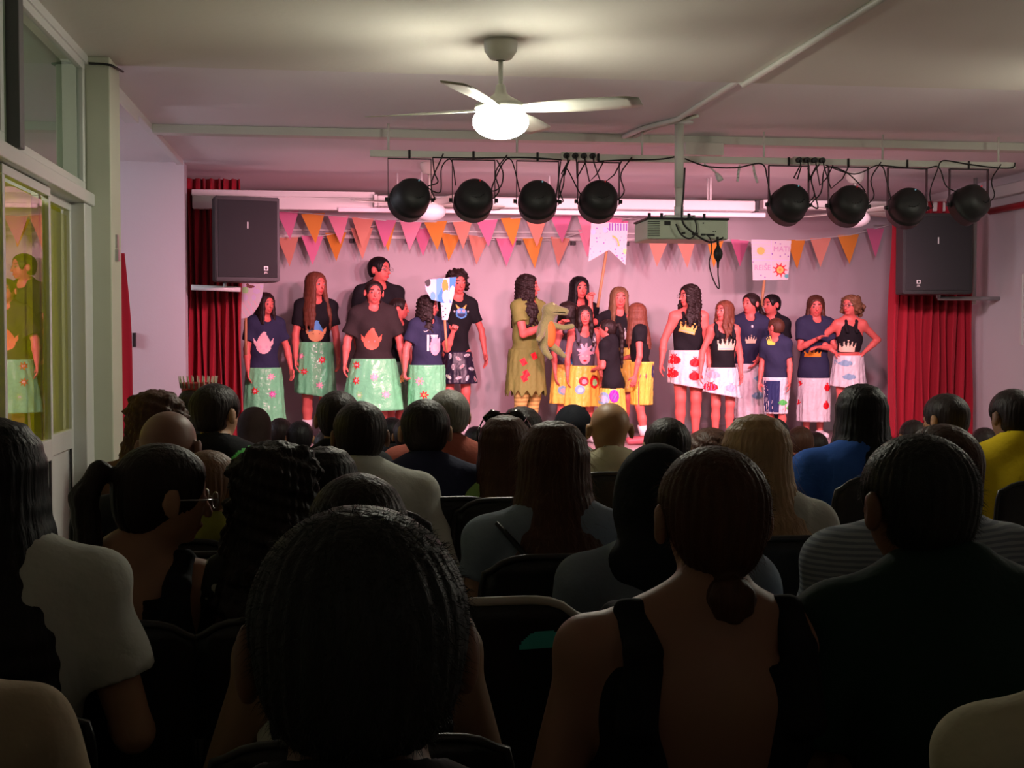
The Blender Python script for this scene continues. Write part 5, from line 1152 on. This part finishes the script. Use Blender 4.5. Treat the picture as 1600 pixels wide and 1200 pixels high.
# strap
tr = f.tree; pts = []
for i in range(15):
    t = i/14; x_ = .15-.30*t; z_ = f.shz+.02-.34*t; hit = tr.ray_cast(Vector((x_, 1, z_)), Vector((0, -1, 0)))
    if hit[0] is not None: pts.append(hit[0]+Vector((0, .004, 0)))
b = MB()
for w_ in np.linspace(-.018, .018, 5): b.tube([p+Vector((w_, 0, w_)) for p in pts], .006, 6)
b.build('bag_strap', M_black, f.root)
# hijab wearer
f = aud(1037, 716, 2.88, 'person in black headscarf and loose grey-blue shirt, left of the bare-backed woman', 'the person in black headscarf', ('none', 'black', 0), ('long', 'slate', .03), sw=.22, hx=.03, bs=.8, sk='warm', head=(-5, 0, 0))
G = Field(f.hc-v3(.32, .3, .36), f.hc+v3(.32, .3, .2), .008); hh = f.s
G.ell(f.hc+v3(0, .012, .02), (.47*hh, .54*hh, .55*hh), .02).cone(f.hc-v3(0, -.02, .05), f.nb+v3(0, .02, -.02), .095, .115, .05).cone(f.nb+v3(-.11, .03, -.03), f.nb+v3(.11, .03, -.03), .06, .06, .05).cone(f.nb+v3(0, .05, -.05), f.nb+v3(.02, .10, -.16), .09, .04, .05)
G.ell(f.hc+v3(0, -.15, -.01), (.30*hh, .30*hh, .42*hh), .01, mode='s'); G.mesh('headscarf', cloth('scarf_black', (.012, .014, .02)), f.root)
f = aud(1192, 657, 3.50, 'woman with very long dark blonde hair, right of the bare-backed woman', 'the long blonde-haired woman', ('long', 'blonde', .42), ('tee', 'white'), head=(12, 0, 0), sw=.19, hx=.02); fuzz(f, 1500, .06, .0004, 'blonde', zmin=f.hc[2]-.4, down=1.4, rnd=.25)
f = aud(1492, 672, 2.72, 'person with brown hair and blue-grey striped shirt, behind the large man', 'the person in striped shirt', ('short', 'brown', 0), ('long', 'stripe', .03), head=(0, 0, 0), sw=.23, hx=-.08, gir=1.15, bs=.8, sk='dark')
f = aud(324, 710, 3.45, 'child with short light brown hair and olive tee, below the green tee man', 'the child in olive tee', ('buzz', 'lbrown', 0), ('tee', 'olive'), hh=.195, sw=.18, head=(-25, 0, 0))
# ---------------------------------------------------------------- fourth and fifth rows
BALD = ('none', 'black', 0)
f = aud(259, 644, 3.65, 'bald man near the left pillar', 'the bald man near the left pillar', BALD, ('tee', 'black'), sk=(.26, .13, .09), sw=.21, head=(-12, 0, 0))
f = aud(243, 616, 4.45, 'woman with curly brown hair behind the bald man near the pillar', 'the curly woman by the pillar', ('curly', 'brown', .30), ('tee', 'brown'), head=(-30, 0, 0))
f = aud(336, 604, 4.95, 'man with short black hair and black tee with a green shoulder', 'the man with green shoulders', ('short', 'dark', 0), ('tee', 'black'), head=(-38, 0, 0), sw=.225)
b = decal('green_panel', bvh(f.top), (.15, f.shz-.02), .20, .15, pic_disc('green'), f.top, ang=math.pi, cell=.007)
f = aud(307, 607, 6.0, 'person wearing a spiky red and black crown, left of the green tee man', 'the person wearing a crown', ('short', 'dark', 0), ('tee', 'black'), head=(-20, 0, 0))
b = MB(); c0 = f.hc+f.u*.36*f.s
b.lathe([(.070, 0), (.074, 0), (.078, .055), (.074, .055), (.070, 0)], Matrix.Translation(c0), 32)
o = b.build('crown_headpiece', mat('crown_red', (.40, .03, .03), .6), f.root)
b = MB()
for k in range(22): a = k/22*2*math.pi; d_ = Vector((math.cos(a), math.sin(a), 0)); b.tube([Vector(c0)+d_*.078+Vector((0, 0, .03)), Vector(c0)+d_*.088+Vector((0, 0, .085))], [.005, .002], 6)
b.build('crown_spikes', mat('spike_cream', (.5, .45, .35), .5), o)
f = aud(563, 633, 4.15, 'man with neat dark hair and white long-sleeved shirt, left of centre', 'the man in white shirt', ('short', 'dark', 0), ('long', 'white', .03), sw=.225, sk='dark', hx=-.02, gir=1.1)
f = aud(528, 615, 5.15, 'person with dark hair just left behind the white shirt man', 'the person behind the white shirt man', ('short', 'dark', 0), ('tee', 'black'), sw=.19)
f = aud(666, 629, 4.45, 'broad man with dark hair and navy tee, right of the white shirt man', 'the broad navy tee man', ('short', 'dark', 0), ('tee', 'navy', .02), sw=.235, gir=1.15)
f = aud(703, 613, 5.45, 'grey-haired man in rust tee behind the navy tee man', 'the grey-haired man in rust tee', ('short', 'grey', 0), ('tee', 'rust', .02), sw=.22, head=(8, 0, 0), hx=-.04)
f = aud(793, 656, 4.40, 'woman with long brown hair, sunglasses on her head and green top', 'the woman with sunglasses on her head', ('long', 'brown', .32), ('tee', 'lime'), head=(-6, 0, 0), hx=.02)
hh = f.s; H_ = lambda x, y, z: Vector(f.hc+(f.r*x+f.f*y+f.u*z)*hh)+f.root.location*0
b = MB(); 
for sg in (-1, 1): b.tube([H_(sg*.08, .10, .56), H_(sg*.20, .12, .56), H_(sg*.34, .10, .47)], [.012, .020, .012], 10); b.tube([H_(sg*.36, .10, .47), H_(sg*.46, -.25, .30), H_(sg*.45, -.35, .15)], .003, 6)
b.tube([H_(-.1, .12, .57), H_(.1, .12, .57)], .003, 6)
sg_ = b.build('sunglasses', mat('sunglass_black', (.01, .01, .01), .12), None, label='black sunglasses pushed up on the brown-haired woman\'s head', cat='sunglasses'); sg_.location = f.root.location; sg_.rotation_euler = f.root.rotation_euler
f = aud(818, 641, 5.45, 'dark-haired person partly hidden behind the woman with sunglasses', 'the dark-haired person behind sunglasses woman', ('long', 'dark', .18), ('tee', 'black'))
f = aud(899, 637, 6.05, 'person in round black cap and white tee, left of the bald tanned man', 'the person in black cap', ('none', 'black', 0), ('tee', 'white'), sw=.2)
G = Field(f.hc-v3(.2, .2, .2), f.hc+v3(.2, .2, .2), .008); G.ell(f.hc+v3(0, .01, .02), (.43*f.s, .51*f.s, .47*f.s), .01); G.plane((0, 0, -1), -(f.hc[2]-.05)); G.mesh('cap', cloth('cap_black', (.008, .009, .014)), f.root)
f = aud(954, 629, 5.15, 'tanned bald man in beige tee, centre of the audience', 'the tanned bald man', BALD, ('tee', 'beige', .02), sk=(.36, .19, .09), sw=.215, hh=.225, lean=.0)
f = aud(1049, 658, 4.65, 'woman with slicked low bun and white strappy top, centre right', 'the woman with slicked bun', ('bunlow', 'dark', 0), ('tank', 'white'), sk='tan', hx=.05)
f = aud(1116, 686, 5.2, 'person with curly brown hair, mostly hidden behind the bare-backed woman', 'the curly-haired person behind the bare back', ('afro', 'brown', 0), ('tee', 'black'), hh=.195)
f = aud(1357, 606, 4.50, 'woman with long black hair and royal blue tee, elbow out', 'the woman in blue tee', ('long', 'black', .36), ('tee', 'blue', .02), sk='tan', sw=.235, gir=1.2, arms=('rest', ((.62, .05, -.9), (-.45, -.75, .45))), sleeve=.42, bs=1.12)
f = aud(1487, 619, 5.35, 'woman with dark low bun and black and white striped shirt, looking left', 'the woman in striped shirt', ('bunlow', 'dark', 0), ('tee', 'wstripe', .02), sk='tan', head=(28, 0, 0), hx=-.05)
f = aud(1594, 612, 4.95, 'man in bright yellow polo shirt at the right edge', 'the man in yellow', ('short', 'dark', 0), ('tee', 'yellow', .025), sk=(.25, .13, .08), sw=.23, gir=1.15, head=(12, 0, 0), bs=.9)
# olive chair
x_ = P(1252, 750, 4.75).x; o = chair(x_, 4.95, 'chair with pale olive backrest left of the woman in blue', group='olive chairs')
for c in o.children:
    if c.name.startswith('backrest'): c.data = c.data.copy(); c.data.materials[0] = mat('olive_plastic', (.30, .32, .10), .5)
# ---------------------------------------------------------------- children in the front rows, low seats
KID = [(396, 641, 7.3, 'hijab', 'brown', 'child in brown headscarf, leftmost head below the stage', 'rust'), (437, 656, 7.9, 'short', 'dark', 'small dark-haired child right of the brown headscarf', 'black'), (468, 661, 7.2, 'short', 'black', 'round-headed black-haired child, third from left below the stage', 'black'),
       (512, 675, 6.9, 'short', 'dark', 'low dark-haired child beside the white shirt man', 'black'), (613, 655, 7.6, 'short', 'black', 'black-haired child framed between two men, left of pair', 'black'), (636, 657, 7.1, 'short', 'dark', 'dark-haired child framed between two men, right of pair', 'rust'),
       (745, 669, 8.0, 'short', 'black', 'black-haired child right of the grey-haired man', 'black'), (1216, 657, 6.4, 'short', 'black', 'black-haired child in black tee above the olive chair', 'black'), (1256, 669, 7.3, 'short', 'brown', 'brown-haired child below the crossed-arms performer', 'rust'),
       (1280, 678, 7.8, 'short', 'dark', 'dark-haired child leaning beside the brown-haired one', 'black'), (1434, 659, 7.0, 'short', 'dark', 'dark-haired child before the right red curtain', 'brown'), (1546, 671, 7.2, 'short', 'dark', 'dark-haired child between striped shirt woman and yellow polo man', 'rust'),
       (1180, 690, 8.2, 'long', 'dark', 'small dark-haired child right of the curly-haired person', 'black')]
for px, py, Y, st, co, lab, c in KID:
    f = aud(px, py, Y, lab, lab.split(',')[0][:60], ('short' if st == 'hijab' else st, co, .14), ('tee', c), hh=.185, sw=.165, sk='tan')
    if st == 'hijab':
        G = Field(f.hc-v3(.2, .2, .26), f.hc+v3(.2, .2, .2), .009); G.ell(f.hc+v3(0, .01, .01), (.47*f.s, .54*f.s, .53*f.s), .02).cone(f.hc, f.nb+v3(0, .01, -.01), .08, .10, .05); G.ell(f.hc+v3(0, -.14, -.01), (.06, .06, .08), .01, mode='s'); G.mesh('headscarf', cloth('scarf_brown', (.02, .010, .008)), f.root)
# ---------------------------------------------------------------- bottle
x_ = P(267, 1100, 3.02); o = empty('water_bottle', 'clear plastic water bottle on the seat beside the ponytail woman', 'bottle', (x_.x, 3.02, .455))
Gl = mat('clear_plastic', (.9, .95, .95), .05); Gl.node_tree.nodes['Principled BSDF'].inputs['Transmission Weight'].default_value = 1; Gl.node_tree.nodes['Principled BSDF'].inputs['IOR'].default_value = 1.35
MB().lathe([(0, 0), (.03, 0), (.034, .006), (.034, .05), (.031, .056), (.034, .062), (.034, .10), (.026, .13), (.013, .145), (.013, .16)]).build('bottle_body', Gl, o)
MB().lathe([(.015, .155), (.015, .175), (0, .176)]).build('cap', M_white, o)
